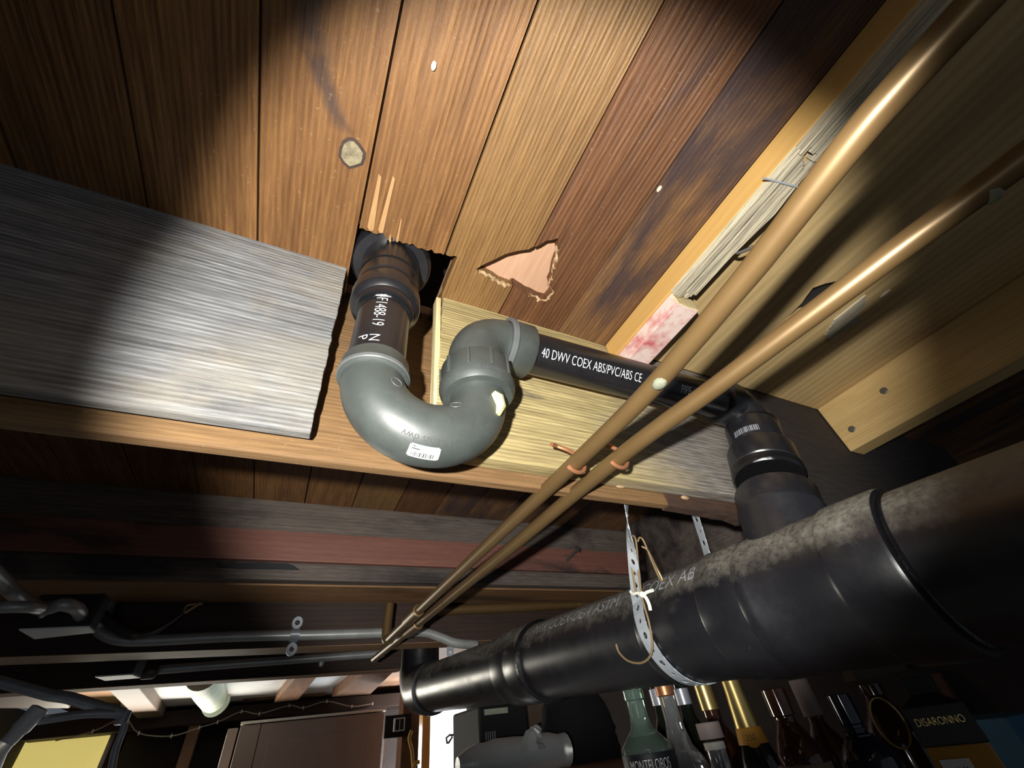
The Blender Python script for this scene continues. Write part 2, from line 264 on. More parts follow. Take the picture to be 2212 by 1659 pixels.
# ------------------------------------------------------------------ mesh helpers (coordinates in ceiling units, converted by W)
PW = {}
class MB:
    def __init__(s): s.v = []; s.f = []; s.sm = []
    def add(s, vs_, fs, smooth=False):
        o = len(s.v); s.v += [Vector(p) for p in vs_]
        for f in fs: s.f.append([i + o for i in f]); s.sm.append(smooth)
        return s
    def box(s, a, b):
        (x0, y0, z0), (x1, y1, z1) = a, b
        return s.add([(x0, y0, z0), (x1, y0, z0), (x1, y1, z0), (x0, y1, z0), (x0, y0, z1), (x1, y0, z1), (x1, y1, z1), (x0, y1, z1)],
                     [(0, 3, 2, 1), (4, 5, 6, 7), (0, 1, 5, 4), (1, 2, 6, 5), (2, 3, 7, 6), (3, 0, 4, 7)])
    def hexa(s, q0, q1):
        """two quads joined"""
        return s.add(list(q0) + list(q1), [(0, 3, 2, 1), (4, 5, 6, 7), (0, 1, 5, 4), (1, 2, 6, 5), (2, 3, 7, 6), (3, 0, 4, 7)])
    def prism(s, poly, axis, a, b):
        """poly in the two other axes, in order"""
        def P(p, t):
            return {'z': (p[0], p[1], t), 'y': (p[0], t, p[1]), 'x': (t, p[0], p[1])}[axis]
        n = len(poly); vs_ = [P(p, a) for p in poly] + [P(p, b) for p in poly]
        fs = [tuple(range(n))[::-1], tuple(range(n, 2 * n))] + [(i, (i + 1) % n, n + (i + 1) % n, n + i) for i in range(n)]
        return s.add(vs_, fs)
    def tube(s, pts, r, n=12, caps=True, smooth=True):
        pts = [Vector(p) for p in pts]; k = len(pts)
        rr = r if isinstance(r, (list, tuple)) else [r] * k
        tang = [(pts[min(i + 1, k - 1)] - pts[max(i - 1, 0)]).normalized() for i in range(k)]
        up = Vector((0, 0, 1)) if abs(tang[0].z) < .9 else Vector((1, 0, 0))
        a = tang[0].cross(up).normalized(); vs_ = []
        for i in range(k):
            a = (a - tang[i] * a.dot(tang[i])).normalized(); b = tang[i].cross(a)
            for j in range(n):
                th = 2 * math.pi * j / n
                vs_.append(pts[i] + (a * math.cos(th) + b * math.sin(th)) * rr[i])
        fs = [(i * n + j, i * n + (j + 1) % n, (i + 1) * n + (j + 1) % n, (i + 1) * n + j) for i in range(k - 1) for j in range(n)]
        s.add(vs_, fs, smooth)
        if caps:
            o = len(s.v) - len(vs_)
            s.f.append([o + j for j in range(n)][::-1]); s.sm.append(False)
            s.f.append([o + (k - 1) * n + j for j in range(n)]); s.sm.append(False)
        return s
    def lathe(s, o, d, prof, n=40, smooth=True, caps=True):
        """prof: (distance along d, radius)"""
        o = Vector(o); d = Vector(d).normalized(); a = d.orthogonal().normalized(); b = d.cross(a); vs_ = []
        k = len(prof)
        for t, r in prof:
            for j in range(n):
                th = 2 * math.pi * j / n; vs_.append(o + d * t + (a * math.cos(th) + b * math.sin(th)) * r)
        fs = [(i * n + j, i * n + (j + 1) % n, (i + 1) * n + (j + 1) % n, (i + 1) * n + j) for i in range(k - 1) for j in range(n)]
        s.add(vs_, fs, smooth)
        if caps:
            o_ = len(s.v) - len(vs_)
            s.f.append([o_ + j for j in range(n)][::-1]); s.sm.append(False)
            s.f.append([o_ + (k - 1) * n + j for j in range(n)]); s.sm.append(False)
        return s
    def ball(s, c, r, n=10, m=7, sc_=(1, 1, 1)):
        c = Vector(c); vs_ = []
        for i in range(m + 1):
            ph = math.pi * i / m
            for j in range(n):
                th = 2 * math.pi * j / n
                vs_.append(c + Vector((math.sin(ph) * math.cos(th) * sc_[0], math.sin(ph) * math.sin(th) * sc_[1], math.cos(ph) * sc_[2])) * r)
        return s.add(vs_, [(i * n + j, (i + 1) * n + j, (i + 1) * n + (j + 1) % n, i * n + (j + 1) % n) for i in range(m) for j in range(n)], True)
    def build(s, name, mat, parent=None, bevel=0.0, auto=True):
        ws = [W(p) for p in s.v]
        lo = Vector((min(p[i] for p in ws) for i in range(3))); hi = Vector((max(p[i] for p in ws) for i in range(3)))
        c = (lo + hi) / 2
        me = bpy.data.meshes.new(name); me.from_pydata([p - c for p in ws], [], s.f)
        me.polygons.foreach_set('use_smooth', s.sm)
        bm = bmesh.new(); bm.from_mesh(me); bmesh.ops.remove_doubles(bm, verts=bm.verts, dist=1e-6); bmesh.ops.recalc_face_normals(bm, faces=bm.faces); bm.to_mesh(me); bm.free()
        me.materials.append(MAT[mat] if isinstance(mat, str) else mat)
        o = bpy.data.objects.new(name, me); col.objects.link(o)
        if parent: o.parent = parent; o.location = c - PW[parent.name]
        else: o.location = c
        PW[o.name] = c
        if bevel:
            b = o.modifiers.new('bevel', 'BEVEL'); b.width = bevel * S; b.segments = 2; b.limit_method = 'ANGLE'
        if any(s.sm):
            e = o.modifiers.new('edge_split', 'EDGE_SPLIT'); e.split_angle = R(38)
        return o
def thing(name, at, label, cat, group=None):
    o = bpy.data.objects.new(name, None); col.objects.link(o); o.location = W(at); PW[o.name] = W(at)
    o.empty_display_size = 0.03
    return tag(o, label, cat, group)
def tag(o, label, cat, group=None):
    o['label'] = label; o['category'] = cat
    if group: o['group'] = group
    return o
def struct(o): o['kind'] = 'structure'; return o
def smooth_path(pts, n=8):
    """Catmull-Rom through the points"""
    P = [Vector(p) for p in pts]; P = [P[0] * 2 - P[1]] + P + [P[-1] * 2 - P[-2]]; out = []
    for i in range(1, len(P) - 2):
        for k in range(n):
            t = k / n; a, b, c, d = P[i - 1], P[i], P[i + 1], P[i + 2]
            out.append(0.5 * ((2 * b) + (c - a) * t + (2 * a - 5 * b + 4 * c - d) * t * t + (3 * b - a - 3 * c + d) * t ** 3))
    out.append(P[-2]); return out
def jag(p0, p1, n, amp, seed=0):
    """points strictly between p0 and p1 with sideways jitter (2D)"""
    r = random.Random(seed); dx, dy = p1[0] - p0[0], p1[1] - p0[1]; L_ = math.hypot(dx, dy); nx, ny = -dy / L_, dx / L_
    out = []
    for i in range(1, n):
        t = i / n; k = r.uniform(-amp, amp); out.append((p0[0] + dx * t + nx * k, p0[1] + dy * t + ny * k))
    return out
_dg = None
def text_pts(txt, size):
    """flat text outline faces as (x, y) with size in ceiling units"""
    cu = bpy.data.curves.new('lettering', 'FONT'); cu.body = txt; cu.size = 1; cu.resolution_u = 3; cu.offset = -0.012
    o = bpy.data.objects.new('lettering', cu); col.objects.link(o)
    dg = bpy.context.evaluated_depsgraph_get(); dg.update()
    me = bpy.data.meshes.new_from_object(o.evaluated_get(dg))
    bm = bmesh.new(); bm.from_mesh(me); bmesh.ops.triangulate(bm, faces=bm.faces)
    for k in range(1, 12):
        bmesh.ops.bisect_plane(bm, geom=bm.verts[:] + bm.edges[:] + bm.faces[:], plane_co=(0, -.25 + k * .1, 0), plane_no=(0, 1, 0))
    bm.verts.index_update()
    vs_ = [(v.co.x * size, v.co.y * size) for v in bm.verts]; bm.verts.index_update(); fs = [tuple(v.index for v in f.verts) for f in bm.faces]
    bm.free(); bpy.data.objects.remove(o); bpy.data.curves.remove(cu); bpy.data.meshes.remove(me)
    return vs_, fs
def text_cyl(name, txt, size, o, d, rad, start, ang_ref, flip, mat, parent, squeeze=1.0):
    """lettering printed round a pipe: runs along d (flip=-1: against it), its baseline at the direction ang_ref"""
    vs_, fs = text_pts(txt, size); o = Vector(o); d = Vector(d).normalized()
    a = Vector(ang_ref); a = (a - d * a.dot(d)).normalized(); b = a.cross(d)
    mb = MB(); out = []
    for x, y in vs_:
        th = flip * y / rad
        out.append(o + d * (start + flip * x * squeeze) + (a * math.cos(th) + b * math.sin(th)) * rad)
    mb.add(out, fs); return mb.build(name, mat, parent)
def text_flat(name, txt, size, org, ux, uy, mat, parent, squeeze=1.0):
    vs_, fs = text_pts(txt, size); org, ux, uy = Vector(org), Vector(ux).normalized(), Vector(uy).normalized()
    return MB().add([org + ux * x * squeeze + uy * y for x, y in vs_], fs).build(name, mat, parent)

# ================================================================== SETTING
PT = 0.044                                   # board thickness
YA = 0.686                                   # face of the cut joist
# the ceiling: underlay sheet above the boards, open over the drain
OX0, OX1, OY0 = -0.052, 0.212, 0.572
cb = MB()
for (x0, x1, y0, y1) in ((-2.6, OX0, -1.6, 12), (OX1, 4.6, -1.6, 12), (OX0, OX1, -1.6, OY0 + .004), (OX0, OX1, 0.80, 12)):
    cb.box((x0, y0, 1 + PT + .002), (x1, y1, 1 + PT + .04))
ceiling = struct(cb.build('ceiling', 'underlay'))
leak_lid = MB().box((-.4, .2, 1.42), (.7, 1.2, 1.45)).build('light_leak_cover', 'darkbrown', ceiling)  # dark cover added over the drain opening to stop world light leaking in

hole = lambda u, v: tuple(oz(u, v, 1.0))[:2]
seams = [-1.587, -1.367, -1.147, -0.927, -0.707, -0.487, -0.267, -0.047, 0.175, 0.392, 0.607, 0.80]
SEAM = 0.392
topc = (SEAM, hole(1156, 534)[1]); botc = (SEAM, hole(1122, 622)[1])
lch = [hole(*p) for p in [(1142, 538), (1120, 541), (1092, 548), (1068, 560), (1046, 570), (1029, 580), (1034, 590), (1050, 596), (1066, 604), (1078, 613), (1094, 619), (1108, 624)]]
rch = [hole(*p) for p in [(1166, 529), (1180, 520), (1195, 518), (1206, 514), (1204, 535), (1205, 556), (1196, 580), (1192, 604), (1186, 616), (1197, 632), (1180, 652), (1164, 648), (1150, 640), (1138, 636)]]
lch = [(min(x, SEAM - .004), y) for x, y in lch]; rch = [(max(x, SEAM + .004), y) for x, y in rch]
Y0, Y1 = -1.5, 2.6
mats = ['plank', 'plank', 'plank', 'plank', 'plank', 'plank', 'plank_streak', 'plank', 'plank_pale', 'plank_red', 'plank_dark']
for i in range(len(seams) - 1):
    a, b = seams[i] + .0025, seams[i + 1] - .0025
    pz = 1.0 + random.uniform(-.0015, .0015)
    mt = mats[i]
    if seams[i] == -0.047:       # cut away over the drain, splintered edge
        e0, e1 = (a, .562), (b, .556)
        front = [e0] + jag(e0, e1, 26, .006, 3) + [e1]
        MB().prism([(a, Y0), (b, Y0)] + front[::-1], 'z', pz, pz + PT).build('plank', mt, ceiling)
        MB().prism([(a, .80), (b, .80), (b, Y1), (a, Y1)], 'z', pz, pz + PT).build('plank', mt, ceiling)
    elif seams[i] == 0.175:      # notched at the drain opening, bitten by the torn hole
        e0, e1 = (a, .552), (.209, .548)
        side = jag((.209, .548), (.209, .80), 12, .003, 5)
        right = [(b, Y0), (b, topc[1])] + lch + [(b, botc[1]), (b, Y1)]
        MB().prism([(a, Y0)] + right + [(a, Y1), (a, .80), (.209, .80)] + side[::-1] + [e1] + jag(e0, e1, 5, .004, 6)[::-1] + [e0], 'z', pz, pz + PT).build('plank', mt, ceiling)
    elif seams[i] == SEAM:
        MB().prism([(a, Y0), (b, Y0), (b, Y1), (a, Y1), (a, botc[1])] + rch[::-1] + [(a, topc[1])], 'z', pz, pz + PT).build('plank', mt, ceiling)
    else:
        MB().prism([(a, Y0), (b, Y0), (b, Y1), (a, Y1)], 'z', pz, pz + PT).build('plank', mt, ceiling)
# boards beyond the trimmers (behind the cut joist, and far right)
x = 0.80
while x < 4.4:
    MB().box((x + .003, YA + .004 if x < 2.05 else -1.5, 1.0), (min(x + .217, 4.5), Y1, 1 + PT)).build('plank', 'plank_dark', ceiling); x += .22
# torn lips of the hole
def lip(chain, name, seed, r0=.008):
    r = random.Random(seed); pts = []
    for (x0, y0), (x1, y1) in zip(chain[:-1], chain[1:]):
        for k in range(3): pts.append((x0 + (x1 - x0) * k / 3 + r.uniform(-.003, .003), y0 + (y1 - y0) * k / 3 + r.uniform(-.003, .003), 1.004 + r.uniform(-.004, .010)))
    MB().tube(pts, [r0 * r.uniform(.35, 1.1) for _ in pts], 6).build(name, 'torn', ceiling)
lip(lch[6:], 'torn_edge', 2); lip(rch[4:], 'torn_edge', 4, .007)
# raw splinter scars beside the cut, a dark loose knot, cocoons and nail heads on the boards
for (u0, v0), (u1, v1), wd in (((822, 376), (800, 495), .016), ((852, 380), (822, 500), .013), ((868, 470), (858, 520), .006), ((845, 505), (842, 520), .008)):
    p, q = oz(u0, v0, .999), oz(u1, v1, .999)
    MB().prism([(p.x - wd * .25, p.y), (p.x + wd * .2, p.y + .006), (q.x + wd * .5, q.y), (q.x, q.y + .004), (q.x - wd * .5, q.y - .004)], 'z', .9972, 1.004).build('splinter_scar', 'rawwood', ceiling)
kn = oz(760, 332, .998); r_ = random.Random(12)
kp = [(kn.x + .024 * math.cos(t) * r_.uniform(.8, 1.1), kn.y + .026 * math.sin(t) * r_.uniform(.8, 1.1)) for t in [k * math.pi / 6 for k in range(12)]]
MB().prism([((x - kn.x) * 1.28 + kn.x, (y - kn.y) * 1.28 + kn.y) for x, y in kp], 'z', .9985, 1.003).build('knot_ring', 'darkbrown', ceiling)
MB().prism(kp, 'z', .9955, 1.003).build('knot', 'knotwood', ceiling)
for u, v in ((937, 142), (1424, 408)):
    p = oz(u, v, .995); MB().ball(p, .0075, 8, 5, (.7, 1.2, .6)).build('cocoon', 'cocoon', ceiling)
# pale panel between the two trimmers, with a ragged dark hole
hp = [hole(*p) for p in [(1742, 640), (1756, 622), (1785, 612), (1812, 606), (1838, 612), (1832, 630), (1812, 655), (1790, 672), (1760, 690), (1730, 700), (1725, 680), (1732, 655)]]
px0, px1, py0, py1 = .872, 2.02, -1.5, YA - .003
seam_i = 0
XS = hp[2][0]
MB().box((1.29, .14, 1 + PT + .0004), (1.50, .38, 1 + PT + .0016)).build('hole_shade_sheet', 'black', ceiling)  # matt black sheet behind the panel hole, its shade put in as colour
hl = [(min(x_, XS - .001), y_) for x_, y_ in (hp[1], hp[0], hp[11], hp[10], hp[9])]; hr = [(max(x_, XS + .001), y_) for x_, y_ in (hp[3], hp[4], hp[5], hp[6], hp[7])]
hb_ = max(hp[8][1], hl[-1][1] + .01, hr[-1][1] + .01)
MB().prism([(px0, py0), (XS - .0006, py0), (XS - .0006, hp[2][1])] + hl + [(XS - .0006, hb_), (XS - .0006, py1), (px0, py1)], 'z', 1.0, 1 + PT).build('panel', 'plywood', ceiling)
MB().prism([(px1, py0), (XS + .0006, py0), (XS + .0006, hp[2][1])] + hr + [(XS + .0006, hb_), (XS + .0006, py1), (px1, py1)], 'z', 1.0, 1 + PT).build('panel', 'plywood', ceiling)
tv = [hole(*p) for p in [(1782, 722), (1800, 690), (1840, 658), (1868, 636), (1866, 660), (1852, 672), (1858, 690), (1836, 706), (1812, 716), (1792, 738)]]
MB().prism(tv, 'z', .993, 1.004).build('torn_veneer', 'splinter', ceiling)
p = oz(1912, 634, .996); MB().ball(p, .012, 8, 5, (.5, 1.5, .4)).build('cocoon', 'cocoon', ceiling)

# ------------------------------------------------------------------ joists
JB = 0.460
def joist_x(name, x0, x1, y0, y1, z0, z1, mat, label, bevel=.004, end0=None, end1=None, bot=0.0, seed=1):
    """timber along X with rough ends and a slightly uneven lower edge"""
    r = random.Random(seed)
    n = max(4, int((x1 - x0) / .12)); lower = [(x0 + (x1 - x0) * k / n, z0 + (r.uniform(-bot, bot) if 0 < k < n else 0)) for k in range(n + 1)]
    poly = lower + (jag((x1, z0), end1 or (x1, z1), 34, .0016, seed) if end1 else []) + [end1 or (x1, z1), end0 or (x0, z1)] + (jag(end0, (x0, z0), 34, .0016, seed + 1) if end0 else [])
    o = MB().prism(poly, 'y', y0, y1).build(name, mat, None, bevel)
    return tag(o, label, 'joist')
T1 = .020
# lower-left corner of the notch, right end of the grey piece
gl = joist_x('joist', -2.5, -.034, YA, YA + T1, JB, 1.0, 'grey_ply', 'grey rough-sawn joist left of the trap, sawn off square', .002, end1=(-.055, 1.0), seed=11)
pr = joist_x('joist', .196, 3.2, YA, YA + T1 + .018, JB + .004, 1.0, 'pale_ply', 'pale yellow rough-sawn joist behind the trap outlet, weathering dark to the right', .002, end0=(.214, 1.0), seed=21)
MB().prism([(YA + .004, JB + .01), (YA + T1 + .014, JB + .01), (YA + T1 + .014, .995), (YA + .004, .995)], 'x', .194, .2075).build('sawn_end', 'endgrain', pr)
# deeper brown joist behind, leaning back a little
yb = YA + T1 + .021
bj = MB(); z0b, z1b = .432, .995
def yq(z): return yb + (z - JB) * .10
bj.hexa([(-2.5, yb, z0b), (.86, yb, z0b + .0), (.86, yb + .028, z0b), (-2.5, yb + .028, z0b)], [(-2.5, yq(z1b), z1b), (.86, yq(z1b), z1b), (.86, yq(z1b) + .06, z1b), (-2.5, yq(z1b) + .06, z1b)])
tag(bj.build('joist', 'brown_joist', None, .004), 'brown joist behind the notch, its lower edge showing below the grey one', 'joist')
rg = random.Random(5); n = 22; low = [(.86 + 1.0 * k / n, .428 + rg.uniform(-.006, .006) - .020 * math.sin(k / n * 3.1)) for k in range(n + 1)]
rb = MB().prism(low + [(1.86, .70), (.86, .70)], 'y', yb + .001, yb + .03).build('joist', 'rusty', None)
tag(rb, 'ragged rusty-brown lower joist holding the two hanger straps', 'joist')
# chips of old fixings on the lower edge
for u, v in ((1480, 1075), (1585, 1082), (1340, 1050)):
    p = oy(u, v, yb - .004); MB().ball(p, .010, 7, 5, (1.6, .5, .6)).build('chip', 'torn', rb)

# trimmer strip along the boards, splintered underneath, with the stamped block still whole
st = thing('trimmer', (.83, -.5, .905), 'yellow fir trimmer with splintered grey underside beside upper copper pipe', 'trimmer')
MB().box((.80, -1.5, .925), (.87, YA - .002, 1.0)).build('timber', 'orange', st, .002)
rs = random.Random(9)
# remaining splintered layers: strips of different lengths
edges = [.801, .812, .822, .832, .842, .852, .860, .868]
for k in range(7):
    ya = -1.5; yb_ = .385 - (0 if k < 3 else rs.uniform(0, .03))
    zz = .905 + rs.uniform(-.004, .004)
    MB().box((edges[k], .07 if k < 0 else -.02 + rs.uniform(-.02, .02), zz), (edges[k + 1] - .0012, yb_, .926)).build('splinter', 'splinter', st)
    MB().box((edges[k] + .002, -1.5, .899 + rs.uniform(-.002, .002)), (edges[k + 1] + .0014, -.02 + rs.uniform(-.02, .005), .926)).build('splinter', 'splinter', st)
MB().prism([(.868, .02), (.879, .10), (.868, .22)], 'z', .905, .912).build('splinter', 'splinter', st)
nl = ox(1600, 540, .86)
bn = MB().tube(smooth_path([ox(1575, 543, .87), ox(1595, 546, .875), ox(1612, 540, .88), ox(1628, 533, .885)], 4), .0045, 8).build('bent_nail', 'nail', st)
MB().tube([oz(1648, 384, .902), oz(1690, 395, .900), oz(1723, 404, .902)], .0022, 6).build('staple', 'zinc', st)
blk = thing('wood_block', (.84, .5, .89), 'short white-ended block with red stamp marks under the yellow trimmer', 'block')
MB().prism([(.806, .392), (.888, .392), (.890, YA - .004), (.806, YA - .004)], 'z', .873, .924).build('block', 'redmark', blk, .003)
MB().prism([(.808, .874), (.886, .874), (.886, .923), (.808, .923)], 'y', .388, .3925).build('block_end', 'endgrain', blk)

# new stud with nails at the right
nj = thing('trimmer', (2.05, 0, .76), 'clean pale stud with two nail heads right of the panel', 'trimmer')
MB().box((2.005, -1.5, .768), (2.105, YA - .004, 1.0)).build('timber', 'nailjoist', nj, .004)
for u, v, r0 in ((1909, 844, .014), (1840, 927, .014)):
    p = ox(u, v, 2.004); MB().lathe((p.x - .003, p.y, p.z), (1, 0, 0), [(0, r0 * .8), (.002, r0), (.006, r0)], 14).build('nail_head', 'nail', nj)

# ------------------------------------------------------------------ built-up beam and the joists beyond
gd = thing('beam', (0, 2.2, .62), 'smoke-stained built-up beam of three boards across the ceiling', 'beam')
MB().box((-2.6, 2.10, .850), (2.3, 2.16, 1.0)).build('upper_board', 'smoke', gd, .004)
MB().box((-2.6, 2.085, .716), (2.3, 2.16, .8485)).build('middle_board', 'redtimber', gd, .004)
MB().box((-2.6, 2.10, .640), (2.3, 2.16, .7145)).build('lower_board', 'smoke', gd, .004)
MB().box((-2.6, 2.161, .634), (2.3, 2.42, 1.0)).build('core', 'tantimber', gd, .004)
tp0 = [(470, 1226), (466, 1214), (488, 1219), (500, 1212), (507, 1217), (540, 1216), (566, 1214), (590, 1217), (618, 1217), (634, 1222), (646, 1231), (600, 1230), (540, 1229)]
MB().prism([(q_.x, q_.z) for q_ in (oy(u_, v_, 2.083) for u_, v_ in tp0)], 'y', 2.081, 2.0855).build('tar_patch', 'black', gd)
nl_ = MB(); q0 = oy(1224, 1212, 2.09); q1 = oy(1247, 1186, 1.98); nl_.tube([q0, q1], .008, 8); nl_.lathe(q1, q1 - q0, [(0, .02), (.006, .02)], 10)
nl_.build('nail', 'nail', gd)
bl = MB().box((1.93, YA + .17, .56), (2.02, 2.08, 1.0)).build('blocking', 'smoke', None, .004); tag(bl, 'dark stained blocking timber behind the hanger straps', 'blocking')
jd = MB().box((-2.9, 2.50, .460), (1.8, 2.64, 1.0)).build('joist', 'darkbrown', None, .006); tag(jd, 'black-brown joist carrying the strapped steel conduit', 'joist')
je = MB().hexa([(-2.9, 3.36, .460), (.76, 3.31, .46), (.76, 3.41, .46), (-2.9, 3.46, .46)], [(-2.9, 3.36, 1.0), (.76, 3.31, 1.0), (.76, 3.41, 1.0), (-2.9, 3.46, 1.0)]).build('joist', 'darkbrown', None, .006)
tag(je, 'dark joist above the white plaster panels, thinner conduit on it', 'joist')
MB().box((-2.6, 2.495, .458), (1.8, 2.645, .4605)).build('worn_edge', 'tantimber', jd)
MB().hexa([(-2.9, 3.355, .457), (.76, 3.305, .457), (.76, 3.415, .457), (-2.9, 3.465, .457)], [(-2.9, 3.355, .4605), (.76, 3.305, .4605), (.76, 3.415, .4605), (-2.9, 3.465, .4605)]).build('worn_edge', 'tantimber', je)

# ================================================================== DRAIN TRAP AND ARM
YT = 0.598
tr = thing('drain_trap', (.158, YT, .42), 'black plastic trap and arm with bright sheen, hanging from the drain opening', 'drain trap')
xi, xo, zb, rb_, tr_ = .0515, .264, .540, .10625, .0580
# flange and reducing coupling above
ca = Vector((.004, .17, 1)).normalized(); cz0 = Vector((xi, YT, .735))
MB().lathe(cz0 + ca * .272, ca, [(0, .070), (.0, .098), (.012, .106), (.03, .108), (.12, .108)], 48).build('flange', 'abs_fit', tr)
cp = MB().lathe(cz0, ca, [(0, .0600), (.004, .0625), (.022, .0635), (.030, .0745), (.038, .0770), (.078, .0770), (.084, .0760), (.104, .0690), (.110, .0690), (.113, .0715), (.170, .0730), (.28, .075)], 48).build('coupling', 'abs_pipe', tr)
MB().lathe(cz0 + ca * .160, ca, [(0, .0715), (.004, .0755), (.009, .0745), (.012, .072)], 48).build('cement_bead', 'glue', cp)
MB().lathe((xi, YT, .727), (0, 0, 1), [(0, .055), (.003, .060), (.008, .0625), (.010, .060)], 48).build('cement_bead', 'glue', cp)
tp = MB().lathe((xi, YT, .56), (0, 0, 1), [(0, .0550), (.19, .0550)], 48).build('tailpiece', 'abs_pipe', tr)
vdir = -(Vector((xi, YT, .65))); vdir.z = 0
toC = Vector((-xi, -YT, 0))
def rotz(v, d): c, s_ = math.cos(R(d)), math.sin(R(d)); return Vector((v.x * c - v.y * s_, v.x * s_ + v.y * c, v.z))
text_cyl('lettering', 'F1488-19', .034, (xi, YT, 0), (0, 0, 1), .0553, .728, rotz(toC, -22), -1, 'print_white', tp, .72)
text_cyl('lettering', 'N', .029, (xi, YT, 0), (0, 0, 1), .0553, .612, rotz(toC, -22), -1, 'print_white', tp, 1)
text_cyl('lettering', 'P', .029, (xi, YT, 0), (0, 0, 1), .0553, .612, rotz(toC, -46), -1, 'print_white', tp, 1)
# inlet hub
hb = MB().lathe((xi, YT, zb - .008), (0, 0, 1), [(0, .0590), (.004, .0650), (.012, .0660), (.016, .0655), (.018, .0640), (.042, .0630), (.046, .061), (.046, .054)], 48).build('inlet_hub', 'abs_trap', tr)
MB().lathe((xi, YT, zb - .002), (0, 0, 1), [(0, .0655), (.002, .0672), (.009, .0670), (.012, .0645)], 48).build('rim', 'abs_rim', hb)
# return bend
xc = (xi + xo) / 2
arc = [(xc - rb_ * math.cos(t), YT, zb - rb_ * math.sin(t)) for t in [math.pi * k / 36 for k in range(37)]]
ub = MB().tube(arc + [(xo, YT, zb + .03)], tr_, 40).build('return_bend', 'abs_trap', tr)
for t_, off in ((.52, .35), (2.15, .55)):        # moulded ring marks
    c = Vector((xc - rb_ * math.cos(t_), YT, zb - rb_ * math.sin(t_)))
    nrm = (Vector((0, -1, 0)) * .8 + Vector((math.cos(t_), 0, math.sin(t_))) * off).normalized()
    q = c + nrm * (tr_ + .0002); e1 = nrm.orthogonal().normalized(); e2 = nrm.cross(e1)
    MB().tube([q + (e1 * math.cos(a) + e2 * math.sin(a)) * .0105 for a in [k * math.pi / 12 for k in range(25)]], .0009, 5, False).build('mould_mark', 'abs_rim', ub)
# shipping sticker with bar code, low on the bend
def bend_pt(t, a, h=0.0):
    c = Vector((xc - rb_ * math.cos(t), YT, zb - rb_ * math.sin(t))); o_ = Vector((-math.cos(t), 0, -math.sin(t)))
    return c + (Vector((0, -1, 0)) * math.cos(a) + o_ * math.sin(a)) * (tr_ + h)
def patch(t0, t1, a0, a1, h, n=10, m=8, rd=0.0):
    vs_ = []; fs = []
    for i in range(n + 1):
        for j in range(m + 1):
            x_, y_ = i / n, j / m
            vs_.append(bend_pt(t0 + (t1 - t0) * x_, a0 + (a1 - a0) * y_, h))
    for i in range(n):
        for j in range(m):
            if rd and (i in (0, n - 1)) and (j in (0, m - 1)): continue
            fs.append((i * (m + 1) + j, (i + 1) * (m + 1) + j, (i + 1) * (m + 1) + j + 1, i * (m + 1) + j + 1))
    return vs_, fs
sk = MB(); sk.add(*patch(1.34, 1.68, .94, 1.38, .0009, 20, 14, 1), True); sk = sk.build('sticker', 'white', ub)
rs = random.Random(4); bc = MB(); t = 1.38
while t < 1.62:
    w_ = rs.choice((.006, .010, .014)); bc.add(*patch(t, t + w_, 1.17, 1.33, .0014, 1, 4)); t += w_ + rs.choice((.008, .012))
bc.build('bar_code', 'print_dark', sk)
tm = MB(); tm.add(*patch(1.37, 1.46, 1.06, 1.10, .0014, 3, 1)); tm.add(*patch(1.37, 1.41, .99, 1.02, .0014, 3, 1)); tm.build('bar_code', 'print_dark', sk)
# certification mark, upside down on the bend
vs_, fs = text_pts('cNSF us dwv', .019)
mb = MB(); W_ = max(v[0] for v in vs_)
mb.add([bend_pt(1.86 - x / .150, .66 + y / tr_, .0013) for x, y in vs_], fs); mb.build('lettering', 'print_dark', ub)
# union nut
zn = .548
nt_ = MB().lathe((xo, YT, zn), (0, 0, 1), [(0, .060), (.0, .073), (.010, .079), (.020, .0815), (.028, .0815), (.032, .0775), (.078, .0775), (.084, .0735), (.084, .06)], 56).build('union_nut', 'abs_trap', tr)
for k in range(10):
    a = k * 2 * math.pi / 10 + .35; d_ = Vector((math.cos(a), math.sin(a), 0)); e_ = Vector((-d_.y, d_.x, 0)); c = Vector((xo, YT, 0))
    q = [c + d_ * .0760 + e_ * s1 * .0045 for s1 in (-1, 1)] + [c + d_ * .0810 + e_ * s1 * .0030 for s1 in (1, -1)]
    MB().hexa([(p.x, p.y, zn + .034) for p in q], [(p.x, p.y, zn + .080) for p in q]).build('rib', 'abs_trap', nt_, .001)
cN = Vector((xo, YT, 0))
vs_, fs = text_pts('CHARLOTTE', .0135); na = rotz(Vector((-xo, -YT, 0)).normalized(), 52); nb = Vector((0, 0, 1)).cross(na)
MB().add([Vector((xo, YT, zn + .0205 - y_)) + (na * math.cos(-x_ / .082) + nb * math.sin(-x_ / .082)) * .0822 for x_, y_ in vs_], fs).build('lettering', 'abs_rim', nt_)
gy = MB(); rs = random.Random(8)
g0 = [bend_pt(2.75, .30 + k * .09, .003) for k in range(4)]
gy.tube([bend_pt(2.95, .15, .003), bend_pt(2.90, .35, .004), bend_pt(2.80, .55, .004), bend_pt(2.66, .62, .002)], [.006, .012, .010, .005], 7)
gy.build('primer_smear', 'glue_yellow', ub)
